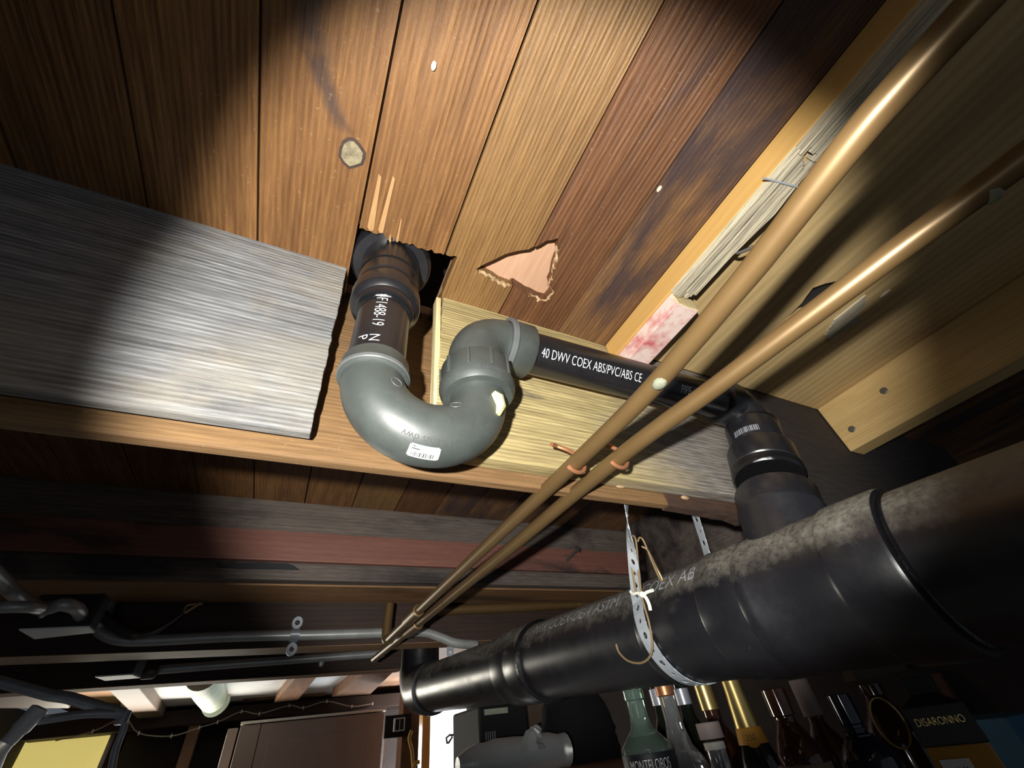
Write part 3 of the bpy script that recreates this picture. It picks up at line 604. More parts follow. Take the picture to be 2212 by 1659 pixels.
# outlet elbow, hub, arm
za = .742; re_ = .078
ze = za - re_
arc = [(xo, YT, zn + .06)] + [(xo + re_ - re_ * math.cos(t), YT, ze + re_ * math.sin(t)) for t in [math.pi / 2 * k / 16 for k in range(17)]] + [(xo + re_ + .03, YT, za)]
el = MB().tube(arc, .0625, 40).build('outlet_elbow', 'abs_trap', tr)
MB().lathe((xo + re_ - .002, YT, za), (1, 0, 0), [(0, .064), (.002, .072), (.014, .0725), (.017, .070), (.066, .069), (.070, .066), (.070, .05)], 48).build('hub', 'abs_trap', el)
MB().lathe((xo + re_ - .002, YT, za), (1, 0, 0), [(0.0, .071), (.002, .0735), (.013, .0735), (.016, .0708)], 48).build('rim', 'abs_rim', el)
ARM0, ARM1 = Vector((xo + re_ + .06, YT, za)), Vector((1.10, .578, .728))
ad = (ARM1 - ARM0); al = ad.length
ar = MB().lathe(ARM0, ad, [(0, .0545), (al, .0545)], 48).build('arm_pipe', 'abs_pipe', tr)
MB().lathe(ARM0 + ad.normalized() * .004, ad, [(0, .055), (.003, .062), (.009, .060), (.013, .055)], 48).build('cement_bead', 'glue', ar)
ref = Vector((0, -.60, -.80))
text_cyl('lettering', '40 DWV COEX ABS/PVC/ABS CE', .036, ARM0, ad, .0548, .024, ref, 1, 'print_white', ar, .60)
text_cyl('lettering', 'PIPE', .036, ARM0, ad, .0548, .47, ref, 1, 'print_white', ar, .60)
# end elbow and riser down to the main
B0 = Vector((1.168, .575, .655)); BT = Vector((1.035, .572, .30)); rd = (BT - B0).normalized()
e_arc = smooth_path([ARM1 - ad.normalized() * .02, ARM1 + ad.normalized() * .02, Vector((1.150, .577, .712)), B0, B0 + rd * .05], 8)
ee = MB().tube(e_arc, .0635, 40).build('end_elbow', 'abs_fit', tr)
MB().lathe(ARM1 - ad.normalized() * .03, ad, [(0, .055), (.002, .068), (.05, .070), (.055, .0635)], 48).build('hub', 'abs_fit', ee)
ri = MB().lathe(B0 + rd * .010, rd, [(0, .064), (.004, .0715), (.012, .0725), (.10, .0725), (.106, .0700)], 48).build('riser_hub', 'abs_fit', tr)
MB().lathe(B0 + rd * .012, rd, [(0, .068), (.004, .0745), (.010, .0735), (.014, .072)], 48).build('cement_bead', 'glue', ri)
rc = MB().lathe(B0 + rd * .112, rd, [(0, .07), (.004, .085), (.010, .087), (.070, .087), (.075, .083)], 48).build('riser_coupling', 'abs_fit', tr)
MB().lathe(B0 + rd * .186, rd, [(0, .083), (.003, .0885), (.014, .0865), (.018, .089), (.026, .088), (.030, .084)], 48).build('cement_bead', 'glue', rc)
# white bar code printed on the riser hub
rs = random.Random(6); bc = MB(); camdir = -(B0 + rd * .08); a_ = (camdir - rd * camdir.dot(rd)).normalized(); b_ = rd.cross(a_)
th = -.25
def rp(th, s_): return B0 + rd * s_ + (a_ * math.cos(th) + b_ * math.sin(th)) * .0729
while th < .75:
    w_ = rs.choice((.02, .035)); bc.add([rp(th, .072), rp(th + w_, .072), rp(th + w_, .094), rp(th, .094)], [(0, 1, 2, 3)]); th += w_ + rs.choice((.02, .035))
bc.build('bar_code', 'print_grey', ri)

# ================================================================== MAIN DRAIN
def C(y): return Vector((.987 - .0303 * (y - 1), y, .1975 + .0613 * (y - 1)))
dd = (C(2) - C(1)).normalized()
md = thing('drain_pipe', C(1.2) - Vector((0, 0, .127)), 'large dusty black drain pipe slung under the joists from lower centre to right edge', 'drain pipe')
def seg(y0, y1, prof_r, name, mat='abs_main'):
    a, b = C(y0), C(y1); L_ = (b - a).length
    return MB().lathe(a, dd, [(t * L_, r) for t, r in prof_r], 64).build(name, mat, md)
RP = .127
seg(-.35, .36, [(0, RP), (1, RP)], 'near_pipe')
fit = seg(.345, .765, [(0, .127), (.004, .138), (.02, .141), (.245, .141), (.26, .139), (.275, .1355), (.66, .1355), (.67, .138), (.73, .138), (.74, .1355), (.78, .1385), (.985, .1385), (1, .136), (1, .127)], 'tee_fitting')
MB().lathe(C(.335), dd, [(0, .127), (.003, .131), (.008, .130), (.012, .127)], 64).build('cement_bead', 'glue', fit)
seg(.76, 1.0, [(0, .1312), (.97, .1312), (1, .129), (1, .126)], 'sleeve')
br = MB().lathe(BT - rd * .115, rd, [(0, .080), (.0, .092), (.004, .0945), (.055, .0945), (.058, .097), (.066, .097), (.070, .0945), (.20, .0945)], 48).build('branch_socket', 'abs_fit', fit)
mid = seg(.995, 1.72, [(0, RP), (1, RP)], 'middle_pipe')
seg(1.68, 1.94, [(0, .127), (.01, .137), (.06, .139), (.42, .139), (.46, .136), (.54, .136), (.58, .139), (.94, .139), (.99, .137), (1, .127)], 'coupling')
MB().lathe(C(1.676), dd, [(0, .127), (.004, .140), (.016, .1405), (.022, .135)], 64).build('cement_bead', 'glue', md)
seg(1.94, 3.16, [(0, RP), (1, RP)], 'far_pipe')
# far elbow turning up between the joists
fe0 = C(3.14); pts = [fe0, C(3.22), C(3.30) + Vector((0, .02, .012)), C(3.36) + Vector((0, .03, .07)), C(3.38) + Vector((0, .03, .16)), C(3.38) + Vector((0, .03, .36))]
MB().tube(smooth_path(pts, 6), .137, 48).build('far_elbow', 'abs_fit', md)
MB().lathe(C(3.08), dd, [(0, .128), (.003, .143), (.05, .145), (.055, .137)], 64).build('elbow_hub', 'abs_fit', md)
# print along the pipe
refd = Vector((-.83, 0, .56))
text_cyl('lettering', 'MTR COEX-DE-4 ASTM', .060, C(1), dd, RP + .0008, .60, refd, -1, 'print_grey', mid, .86)
text_cyl('lettering', 'COEX AB.', .060, C(1), dd, .1320, -.03, refd, -1, 'print_grey', mid, .8)

# ================================================================== COPPER PIPES
ZC = .432
def copper(pix, name, label, pre):
    pts = [oz(u, v, ZC) for u, v in pix]; d0 = pts[0] - pts[1]; d0 = (d0.normalized() + Vector((0.04, -1, 0))).normalized()
    pts = [pts[0] + d0 * (.11 * k) for k in range(9, 0, -1)] + pts
    return tag(MB().tube(smooth_path(pts, 6), .0168, 20).build(name, 'copper'), label, 'copper pipe')
cpa = copper([(1951, 180), (1854, 290), (1754, 416), (1672, 522), (1586, 629), (1400, 846), (1237, 1005), (1000, 1228), (838, 1382)], 'copper_pipe', 'upper tan copper pipe, its highlight beside the splintered trimmer', oz(2047, 87, ZC) + Vector((.03, -.9, 0)))
cpb = copper([(2100, 425), (1960, 525), (1800, 645), (1550, 832), (1332, 992), (1100, 1186), (930, 1325), (808, 1424)], 'copper_pipe', 'lower tan copper pipe crossing in front of the arm and riser', oz(2212, 355, ZC) + Vector((.04, -.9, 0)))
p = oz(1425, 828, ZC - .012); MB().ball(p, .0135, 12, 8, (.85, 1.1, .7)).build('crust_spot', 'verdigris', cpa)
p0, p1 = oz(2110, 420, ZC), oz(2140, 402, ZC); dv = (p1 - p0).normalized(); MB().lathe(p0, dv, [(0, .0168), (.003, .0188), (.010, .0190), (.014, .0168)], 18).build('solder_joint', 'verdigris', cpb)
for pp, (u, v), (u2, v2) in ((cpa, (905, 1318), (880, 1342)), (cpb, (905, 1346), (880, 1366))):
    a_, b_ = oz(u, v, ZC), oz(u2, v2, ZC); MB().lathe(a_, b_ - a_, [(0, .0195), (.003, .0235), ((b_ - a_).length, .0235), ((b_ - a_).length + .003, .0195)], 16).build('coupling', 'copper', pp)
# wire straps holding the pipes to the joist
for (u, v), (hu, hv), lab in (((1243, 1000), (1215, 990), 'bent copper strap holding the upper pipe below the joist'), ((1335, 990), (1318, 985), 'bent copper strap holding the lower pipe below the joist')):
    c = oz(u, v, ZC); pdv = (oz(u - 20, v + 19, ZC) - c).normalized(); sd = Vector((-pdv.y, pdv.x, 0))
    ring = [c + (sd * math.cos(t) + Vector((0, 0, 1)) * math.sin(t)) * .0225 for t in [-math.pi * .15 - k * math.pi * 1.25 / 14 for k in range(15)]]
    if ring[-1].x > c.x: ring = ring
    hook = [ring[0] + Vector((-.004, .006, .02)), ring[0] + Vector((-.018, .02, .035)), ring[0] + Vector((-.032, .02, .035))]
    hook2 = [ring[-1] + Vector((-.01, .01, .016)), ring[-1] + Vector((-.03, .02, .030)), ring[-1] + Vector((-.050, .012, .026))]
    tag(MB().tube(smooth_path(ring + hook2, 3), .0048, 8).build('pipe_strap', 'copper_bright'), lab, 'pipe strap')
# riser stub where the upper pipe ends, and the run behind
ec = oz(838, 1382, ZC)
ws_ = MB().tube(smooth_path([ec + Vector((.008, -.02, 0)), ec + Vector((-.004, .01, .006)), ec + Vector((-.006, .02, .05)), ec + Vector((0, .03, .16))], 6), .0225, 16).build('copper_riser', 'copper')
tag(ws_, 'short upright copper stub where upper pipe turns up', 'copper pipe')
fr = MB().tube([oy(945, 1318, 2.44), oy(1120, 1312, 2.44), oy(1265, 1304, 2.44)], .026, 16).build('copper_run', 'copper'); tag(fr, 'brown copper run across the beam behind the drain pipe', 'copper pipe')
MB().lathe(oy(1245, 1305, 2.44), Vector((1, 0, 0)), [(0, .027), (.004, .032), (.07, .032), (.075, .027)], 16).build('coupling', 'copper', fr)

# ================================================================== PERFORATED STRAPS
def perf_strap(name, path, sides, width, hole_r, pitch, label, mat='zinc'):
    """flat steel band with punched round holes, laid along a path; sides = band width direction at each point"""
    P = [Vector(p) for p in path]; L_ = [0.0]
    for a, b in zip(P[:-1], P[1:]): L_.append(L_[-1] + (b - a).length)
    def at(s_):
        s_ = min(max(s_, 0), L_[-1] - 1e-6)
        k = max(i for i in range(len(L_) - 1) if L_[i] <= s_); t = (s_ - L_[k]) / (L_[k + 1] - L_[k])
        tg = (P[k + 1] - P[k]).normalized(); sd = (Vector(sides[k]) * (1 - t) + Vector(sides[k + 1]) * t); sd = (sd - tg * sd.dot(tg)).normalized()
        return P[k] + (P[k + 1] - P[k]) * t, sd, tg.cross(sd)
    n = int(L_[-1] / pitch); mb = MB(); th = mm(.9); N = 12
    for i in range(n):
        s0 = i * pitch; sm_ = s0 + pitch / 2; hr = hole_r * (1.0 if i % 2 else .68)
        ring = [(sm_ + hr * math.cos(a), hr * math.sin(a)) for a in [2 * math.pi * (k + .5) / N for k in range(N)]]
        outer = []
        for k in range(N):
            a = 2 * math.pi * (k + .5) / N; c_, s_ = math.cos(a), math.sin(a); q = max(abs(c_) / (pitch / 2), abs(s_) / (width / 2)); outer.append((sm_ + c_ / q, s_ / q))
        allp = []
        for lay in (0, 1):
            for (ss, ww) in ring + outer:
                p_, sd, nr = at(ss); allp.append(p_ + sd * ww + nr * (th * lay))
        fs = []
        for k in range(N):
            k2 = (k + 1) % N
            fs.append((k, k2, N + k2, N + k)); fs.append((2 * N + k, 3 * N + k, 3 * N + k2, 2 * N + k2)); fs.append((k, 2 * N + k, 2 * N + k2, k2))
            if abs(outer[k][1]) > width * .49 or abs(outer[k2][1]) > width * .49: fs.append((N + k, N + k2, 3 * N + k2, 3 * N + k))
        # corners
        cn = []
        for lay in (0, 1):
            for ss in (s0, s0 + pitch):
                for ww in (-width / 2, width / 2):
                    p_, sd, nr = at(ss); cn.append(p_ + sd * ww + nr * (th * lay))
        o0 = len(allp); allp += cn
        # nearest outer points on each side of each corner
        for ci, (ss, ww) in enumerate([(s0, -width / 2), (s0, width / 2), (s0 + pitch, -width / 2), (s0 + pitch, width / 2)]):
            ds = sorted(range(N), key=lambda k: (outer[k][0] - ss) ** 2 + (outer[k][1] - ww) ** 2)[:2]
            fs.append((N + ds[0], N + ds[1], o0 + ci)); fs.append((3 * N + ds[0], 3 * N + ds[1], o0 + 4 + ci))
        mb.add(allp, fs)
    return tag(mb.build(name, mat), label, 'hanger strap')
# loop under the main drain: down the near side, round the underside, up the far side
path, sides = [], []
A0 = oy(1352, 1074, .77); A1 = oy(1495, 1090, .80)
RS = .1345
def on_pipe(y, deg):
    c = C(y); e1 = Vector((1, 0, 0)); e2 = dd.cross(e1).normalized() * -1
    e2 = Vector((0, 0, 1)) - dd * dd.z; e2.normalize(); e1 = e2.cross(dd).normalized() * 1
    if e1.x < 0: e1 = -e1
    return c + (e1 * math.cos(R(deg)) + e2 * math.sin(R(deg))) * RS
N_ = 26
loop = []
for k in range(N_ + 1):
    deg = 150 + (372 - 150) * k / N_
    yy = .975 - .06 * (k / N_) ** .8
    loop.append(on_pipe(yy, deg))
down = [A0, A0.lerp(loop[0], .3) + Vector((-.004, 0, 0)), A0.lerp(loop[0], .62), loop[0]]
path = smooth_path(down, 5)[:-1] + loop + smooth_path([loop[-1], loop[-1].lerp(A1, .5) + Vector((.01, 0, 0)), A1], 5)[1:]
sides = []
nd = len(smooth_path(down, 5)) - 1
for k in range(len(path)):
    if k < nd:
        t = k / nd; a_ = Vector((.8, .6, 0)).lerp(Vector((.15, 1, .06)), min(1, t * 1.3)); sides.append(a_)
    else: sides.append(Vector((.05, 1, .06)) if k < nd + N_ + 1 else Vector((.5, .9, 0)))
perf_strap('hanger_strap', path, sides, mm(19), mm(3.6), mm(15.5), 'perforated steel strap looped under the large drain pipe')
fp = [oy(976, 1322, 2.62), oy(974, 1370, 2.62), oy(972, 1425, 2.62)]
perf_strap('hanger_strap', fp, [Vector((1, 0, 0))] * 3, mm(19), mm(3.6), mm(17), 'small perforated strap hanging behind the far end of the drain pipe')

# wire coat-hanger hook and its string
XW = .838
wp = [ox(1331, 1392, XW), ox(1338, 1410, XW), ox(1358, 1428, XW), ox(1385, 1432, XW), ox(1404, 1418, XW), ox(1409, 1390, XW), ox(1402, 1345, XW), ox(1392, 1310, XW), ox(1386, 1285, XW), ox(1380, 1240, XW), ox(1376, 1190, XW), ox(1373, 1165, XW), ox(1367, 1157, XW), ox(1361, 1165, XW), ox(1362, 1200, XW), ox(1368, 1245, XW), ox(1374, 1282, XW)]
wh = thing('wire_hook', wp[4], 'thin brown wire hook tied beside the hanger strap', 'hook')
MB().tube(smooth_path(wp, 5), mm(1.25), 8).build('wire', 'wire', wh)
w2 = [ox(1378, 1170, XW + .002), ox(1382, 1161, XW + .004), ox(1391, 1170, XW + .01), ox(1408, 1212, XW + .03), ox(1424, 1248, XW + .05), ox(1431, 1253, XW + .06), ox(1418, 1226, XW + .05), ox(1400, 1190, XW + .02), ox(1386, 1180, XW + .005)]
MB().tube(smooth_path(w2, 5), mm(1.1), 8).build('wire', 'wire', wh)
sg = thing('string_tie', ox(1386, 1282, XW), 'white cotton string knotted round the wire hook', 'string')
MB().tube(smooth_path([ox(1362, 1278, XW - .004), ox(1368, 1283, XW - .006), ox(1378, 1281, XW - .008), ox(1388, 1285, XW - .008), ox(1398, 1279, XW - .006), ox(1411, 1275, XW - .002)], 4), [mm(1.9)] * 21, 7).build('strand', 'string', sg)
MB().tube(smooth_path([ox(1388, 1284, XW - .008), ox(1396, 1292, XW - .009), ox(1402, 1305, XW - .008), ox(1405, 1318, XW - .006)], 4), [mm(2.1)] * 13, 7).build('strand', 'string', sg)
MB().ball(ox(1387, 1284, XW - .010), mm(3.6), 9, 6).build('knot', 'string', sg)

# ================================================================== CONDUITS AND BOXES UNDER THE FAR JOISTS
YD = 2.470
c1p = [oy(208, 1352, YD), oy(226, 1370, YD), oy(262, 1382, YD), oy(330, 1383, YD), oy(500, 1375, YD), oy(700, 1371, YD), oy(860, 1366, YD), oy(915, 1366, YD), oy(950, 1376, YD), oy(985, 1389, YD), oy(1030, 1393, YD)]
cd = tag(MB().tube(smooth_path(c1p, 6), .0225, 16).build('conduit', 'emt'), 'thick grey steel conduit strapped along the black joist', 'conduit')
for u, v, s_ in ((637, 1371, 1),):
    c = oy(u, v, YD); hs = thing('conduit_strap', c, 'two-hole steel strap over the thick conduit', 'strap')
    arcp = [(c.y + (-.028 * math.cos(t)), c.z + .028 * math.sin(t)) for t in [math.pi * k / 10 - math.pi / 2 for k in range(11)]]
    arcp = [Vector((c.x, c.y + .022 - .050 * math.sin(math.pi * k / 12), c.z + .028 * math.cos(math.pi * k / 12))) for k in range(13)]
    q = MB()
    for a_, b_ in zip(arcp[:-1], arcp[1:]): q.add([a_ + Vector((-.02, 0, 0)), a_ + Vector((.02, 0, 0)), b_ + Vector((.02, 0, 0)), b_ + Vector((-.02, 0, 0))], [(0, 1, 2, 3)], True)
    q.build('saddle', 'zinc', hs)
    for sz in (1, -1):
        zc = c.z + sz * .056
        N = 14; mb = MB(); outr = []; inn = []
        for k in range(N):
            a_ = 2 * math.pi * k / N; outr.append((c.x + .024 * math.cos(a_), c.y + .020, zc + .028 * math.sin(a_))); inn.append((c.x + .011 * math.cos(a_), c.y + .020, zc + .011 * math.sin(a_)))
        o2 = [(x_, y_ + .006, z_) for x_, y_, z_ in outr]; i2 = [(x_, y_ + .006, z_) for x_, y_, z_ in inn]
        mb.add(outr + inn + o2 + i2, [f for k in range(N) for f in ((k, (k + 1) % N, N + (k + 1) % N, N + k), (k, 2 * N + k, 2 * N + (k + 1) % N, (k + 1) % N), (N + k, N + (k + 1) % N, 3 * N + (k + 1) % N, 3 * N + k))]); mb.build('ear', 'zinc', hs)
        MB().ball((c.x, c.y + .022, zc), .009, 8, 5).build('screw', 'nail', hs)
# junction body at the far left with a white cover and its fittings
jb = thing('junction_box', oy(130, 1362, 2.42), 'black junction box with white underside plate and steel conduit ends, left', 'junction box')
zj = oy(130, 1350, 2.34).z
a_, b_, c_, d_ = oy(40, 1358, 2.35), oy(196, 1352, 2.35), oy(208, 1366, 2.35), oy(78, 1376, 2.35)
zpl = .442
pl = [oz(42, 1358, zpl), oz(193, 1352, zpl), oz(206, 1364, zpl), oz(76, 1378, zpl)]
MB().hexa([(p.x, p.y, zpl - .004) for p in pl], [(p.x, p.y, zpl) for p in pl]).build('cover_plate', 'plate', jb)
MB().hexa([(p.x, p.y, zpl + .0005) for p in pl], [(p.x, p.y, zpl + .10) for p in pl]).build('body', 'black', jb, .004)
MB().lathe(oy(206, 1360, YD), oy(222, 1308, YD) - oy(206, 1360, YD), [(0, .030), (.01, .042), (.05, .044), (.06, .039), (.09, .042), (.12, .042), (.125, .030)], 18).build('connector', 'zinc', jb)
fx = MB().tube(smooth_path([oz(-60, 1195, .50), oz(0, 1250, .49), oz(50, 1296, .48), oz(95, 1315, .475), oz(135, 1306, .475), oz(165, 1314, .475), oz(177, 1332, .475)], 8), .019, 16).build('flexible_conduit', 'emt'); tag(fx, 'bent steel conduit entering the junction box at the left edge', 'conduit')
MB().lathe(oz(92, 1316, .475), Vector((.9, .5, 0)), [(0, .019), (.003, .024), (.012, .024), (.015, .019)], 16).build('ring', 'zinc', fx)
f2 = MB().tube(smooth_path([oz(-80, 1318, .44), oz(0, 1312, .44), oz(60, 1311, .445), oz(88, 1314, .455)], 6), .015, 14).build('conduit', 'emt'); tag(f2, 'level steel conduit joining the bent one, left edge', 'conduit')
lw = thing('cable', oy(300, 1370, 2.40), 'loose black cable curling up to a broken bare end', 'cable')
MB().tube(smooth_path([oy(215, 1325, 2.44), oy(240, 1345, 2.43), oy(268, 1365, 2.42), oy(300, 1372, 2.41), oy(335, 1364, 2.40), oy(370, 1344, 2.40), oy(400, 1322, 2.40)], 6), [.020] * 18 + [.016 - .0005 * k for k in range(19)], 12).build('sheath', 'darkpipe', lw)
MB().tube(smooth_path([oy(398, 1324, 2.40), oy(412, 1316, 2.40), oy(432, 1304, 2.40), oy(438, 1306, 2.40)], 4), .0075, 8).build('bare_end', 'wire', lw)
MB().tube(smooth_path([oy(396, 1322, 2.40), oy(405, 1308, 2.40), oy(430, 1304, 2.40)], 4), .006, 8).build('bare_end', 'wire', lw)
YE = 3.28
c2 = MB().tube(smooth_path([oy(325, 1448, YE), oy(480, 1436, YE), oy(650, 1424, YE), oy(830, 1411, YE)], 6), .0235, 14).build('conduit', 'emt'); tag(c2, 'thin dark conduit along the joist above the white panels', 'conduit')
c = oy(695, 1427, YE); cs = MB().ball((c.x, c.y - .004, c.z - .012), .022, 10, 6, (.8, .4, 1.1)).build('conduit_clip', 'zinc'); tag(cs, 'small bright clip on the thin dark conduit', 'clip')
b2 = thing('junction_box', oy(255, 1455, 3.2), 'small dark junction box with white plate above the plaster panels', 'junction box')
zp2 = .440
pl = [oz(206, 1460, zp2), oz(285, 1455, zp2), oz(304, 1462, zp2), oz(228, 1468, zp2)]
MB().hexa([(p.x, p.y, zp2 - .005) for p in pl], [(p.x, p.y, zp2) for p in pl]).build('cover_plate', 'plate', b2)
MB().hexa([(p.x, p.y, zp2 + .0005) for p in pl], [(p.x, p.y, zp2 + .11) for p in pl]).build('body', 'black', b2, .004)
tg_ = [oy(295, 1455, 3.05), oy(303, 1456, 3.05), oy(308, 1428, 3.05), oy(303, 1424, 3.05)]
MB().hexa(tg_, [p + Vector((0, .012, 0)) for p in tg_]).build('flap', 'plate', b2)
MB().lathe(oy(306, 1452, 3.22), Vector((1, 0, .02)), [(0, .026), (.01, .034), (.06, .034), (.07, .026)], 14).build('connector', 'darkpipe', b2)

# ================================================================== ROOM SHELL BEYOND
FZ = -3.38
struct(MB().box((-2.9, -1.8, FZ - .1), (4.7, 12.2, FZ)).build('floor', 'concrete'))
struct(MB().box((-2.9, 9.9, FZ), (4.7, 10.05, 1.04)).build('wall_back', 'wallpaint'))
struct(MB().box((4.56, -1.8, FZ), (4.7, 9.9, 1.04)).build('wall_right', 'wallpaint'))
struct(MB().box((-3.05, -1.8, FZ), (-2.93, 9.9, 1.04)).build('wall_left', 'wallpaint'))
# plaster between the far joists
pz = .985
MB().hexa([tuple(oz(255, 1462, pz))[:2] + (pz,), tuple(oz(830, 1425, pz))[:2] + (pz,), tuple(oz(760, 1520, pz))[:2] + (pz,), tuple(oz(262, 1532, pz))[:2] + (pz,)],
          [tuple(oz(255, 1462, pz))[:2] + (1.03,), tuple(oz(830, 1425, pz))[:2] + (1.03,), tuple(oz(760, 1520, pz))[:2] + (1.03,), tuple(oz(262, 1532, pz))[:2] + (1.03,)]).build('plaster', 'plaster', ceiling)
def far_joist(px, z, label, mat='midbrown', ztop=.984):
    q = [oz(u, v, z) for u, v in px]
    o = MB().hexa([(p.x, p.y, z) for p in q], [(p.x, p.y, ztop) for p in q]).build('joist', mat, None, .01); return tag(o, label, 'joist')
far_joist([(640, 1461), (690, 1456), (644, 1512), (592, 1518)], .86, 'short brown joist crossing between the two white plaster panels')
far_joist([(790, 1452), (866, 1436), (800, 1500), (716, 1506)], .86, 'sunlit brown joist meeting the far end of the drain pipe')
far_joist([(232, 1490), (300, 1487), (352, 1550), (296, 1552)], .86, 'grey-brown joist left of the pale green pipe', 'cabinet')
far_joist([(-40, 1478), (120, 1489), (150, 1530), (-40, 1530)], .80, 'wide grey-brown timber above the bare bulb', 'cabinet')
hd = MB().box((-2.9, 9.2, oy(560, 1552, 9.2).z), (4.5, 9.88, oy(560, 1520, 9.2).z)).build('beam', 'darkbrown', None, .01); tag(hd, 'dark header beam carrying the fairy lights above the cabinet', 'beam')
cl = MB().box((oy(520, 1530, 9.0).x, 9.0, oy(450, 1520, 9.0).z), (oy(700, 1530, 9.0).x, 9.19, oy(450, 1499, 9.0).z)).build('ledger', 'tantimber', None, .01); tag(cl, 'orange-brown ledger board under the white plaster', 'board')
gp = MB().tube(smooth_path([oz(440, 1455, .97), oz(447, 1480, .93), oy(462, 1508, 8.4), oy(468, 1520, 8.4)], 4), .165, 20).build('vent_pipe', 'greenpipe'); tag(gp, 'pale green painted pipe stub below the plaster', 'pipe')
sd_ = MB().box((oy(398, 1600, 9.3).x, 9.3, FZ), (oy(424, 1600, 9.3).x, 9.5, oy(410, 1556, 9.3).z)).build('stud', 'midbrown', None, .01); tag(sd_, 'bare brown stud between yellow window and cabinet', 'stud')
# tall cabinet
cbn = thing('cabinet', (oy(660, 1600, 8.5).x, 8.7, FZ), 'tall taupe cabinet with pale top edge under the header', 'cabinet')
xa, xb, zt = oy(524, 1562, 8.5).x, oy(830, 1540, 8.5).x, oy(680, 1549, 8.5).z
MB().box((xa, 8.52, FZ), (xb, 9.1, zt - .01)).build('body', 'cabinet', cbn, .006)
MB().box((xa - .01, 8.46, FZ + .3), (oy(556, 1600, 8.5).x, 8.515, zt - .02)).build('stile', 'cabinet', cbn, .006)
MB().box((oy(557, 1600, 8.5).x + .004, 8.46, FZ + .3), (xb, 8.515, zt - .02)).build('door', 'cabinet', cbn, .006)
MB().box((oy(580, 1600, 8.5).x, 8.452, FZ + .6), (xb - .25, 8.459, zt - .22)).build('door_panel', 'cabinet', cbn, .004)
MB().box((xa - .02, 8.44, zt - .008), (xb + .02, 9.1, zt + .022)).build('top_edge', 'trimpale', cbn)
MB().box((oy(486, 1600, 8.6).x, 8.6, FZ), (oy(508, 1600, 8.6).x, 9.1, zt - .03)).build('side_panel', 'cabinet', cbn, .006)
MB().box((xb + .03, 8.5, FZ), (xb + .07, 8.56, zt - .12)).build('edge_strip', 'zinc', cbn)
# sockets on the post
po = MB().box((oy(868, 1600, 7.6).x, 7.62, FZ), (oy(905, 1600, 7.6).x, 7.9, .98)).build('post', 'midbrown', None, .01); tag(po, 'brown post beside the bright window', 'post')
ol = thing('outlet', oy(860, 1566, 7.5), 'white four-socket outlet plate beside the brown post', 'outlet')
a_, b_ = oy(850, 1581, 7.5), oy(876, 1549, 7.5)
MB().box((a_.x, 7.5, a_.z), (b_.x, 7.56, b_.z)).build('plate', 'plate', ol, .008)
for i in (0, 1):
    for j in (0, 1):
        cx_, cz_ = a_.x + (b_.x - a_.x) * (.3 + .4 * i), a_.z + (b_.z - a_.z) * (.3 + .4 * j); MB().box((cx_ - .025, 7.494, cz_ - .03), (cx_ + .025, 7.501, cz_ + .03)).build('socket', 'black', ol)
MB().box((oy(830, 1600, 7.56).x, 7.565, a_.z - .06), (b_.x + .10, 7.625, b_.z + .04)).build('backing', 'black', ol)
yc = MB().tube(smooth_path([oy(889, 1578, 7.3), oy(884, 1596, 7.3), oy(890, 1625, 7.3), oy(894, 1680, 7.3)], 6), .022, 8).build('cord', 'cord'); tag(yc, 'yellow cord hanging from the brown post', 'cord')
yc2 = MB().tube(smooth_path([oy(893, 1658, 7.28), oy(898, 1648, 7.28), oy(906, 1646, 7.28)], 4), .022, 8).build('loop', 'cord', yc)
# windows
w1 = struct(MB().box((oy(-60, 1600, 9.6).x, 9.62, oy(100, 1640, 9.6).z - 1.2), (oy(234, 1600, 9.6).x, 9.66, oy(120, 1596, 9.6).z)).build('window_1', 'blind'))
MB().box((oy(236, 1600, 9.6).x, 9.55, -1.4), (oy(246, 1600, 9.6).x, 9.7, oy(120, 1588, 9.6).z)).build('window_frame', 'trimpale', w1)
MB().box((oy(-60, 1600, 9.6).x, 9.55, oy(120, 1594, 9.6).z), (oy(246, 1600, 9.6).x, 9.7, oy(120, 1584, 9.6).z)).build('window_frame', 'cabinet', w1)
MB().box((oy(248, 1600, 9.6).x, 9.5, -1.6), (oy(266, 1600, 9.6).x, 9.75, oy(120, 1584, 9.6).z)).build('window_casing', 'darkbrown', w1)
w2_ = struct(MB().box((oy(926, 1600, 8.4).x, 8.42, -2.2), (oy(1010, 1600, 8.4).x, 8.46, oy(960, 1520, 8.4).z)).build('window_2', 'sky'))
MB().box((oy(908, 1600, 8.4).x, 8.3, -2.4), (oy(925, 1600, 8.4).x, 8.5, oy(960, 1520, 8.4).z + .05)).build('window_frame', 'orange', w2_)
MB().box((oy(908, 1600, 8.4).x, 8.3, oy(960, 1520, 8.4).z), (oy(1060, 1600, 8.4).x, 8.5, oy(960, 1520, 8.4).z + .12)).build('window_frame', 'orange', w2_)
hk = MB().tube([oy(966, 1607, 8.0), oy(964, 1594, 8.0), oy(972, 1587, 8.0), oy(977, 1592, 8.0), oy(968, 1606, 8.0)], .016, 6).build('hook', 'nail'); tag(hk, 'diamond-shaped wire ornament silhouetted in the bright window', 'ornament')
MB().tube([oy(974, 1588, 8.0), oy(1000, 1585, 8.0), oy(1004, 1584, 8.0) + Vector((.02, .44, 0))], .016, 6).build('stem', 'nail', hk)
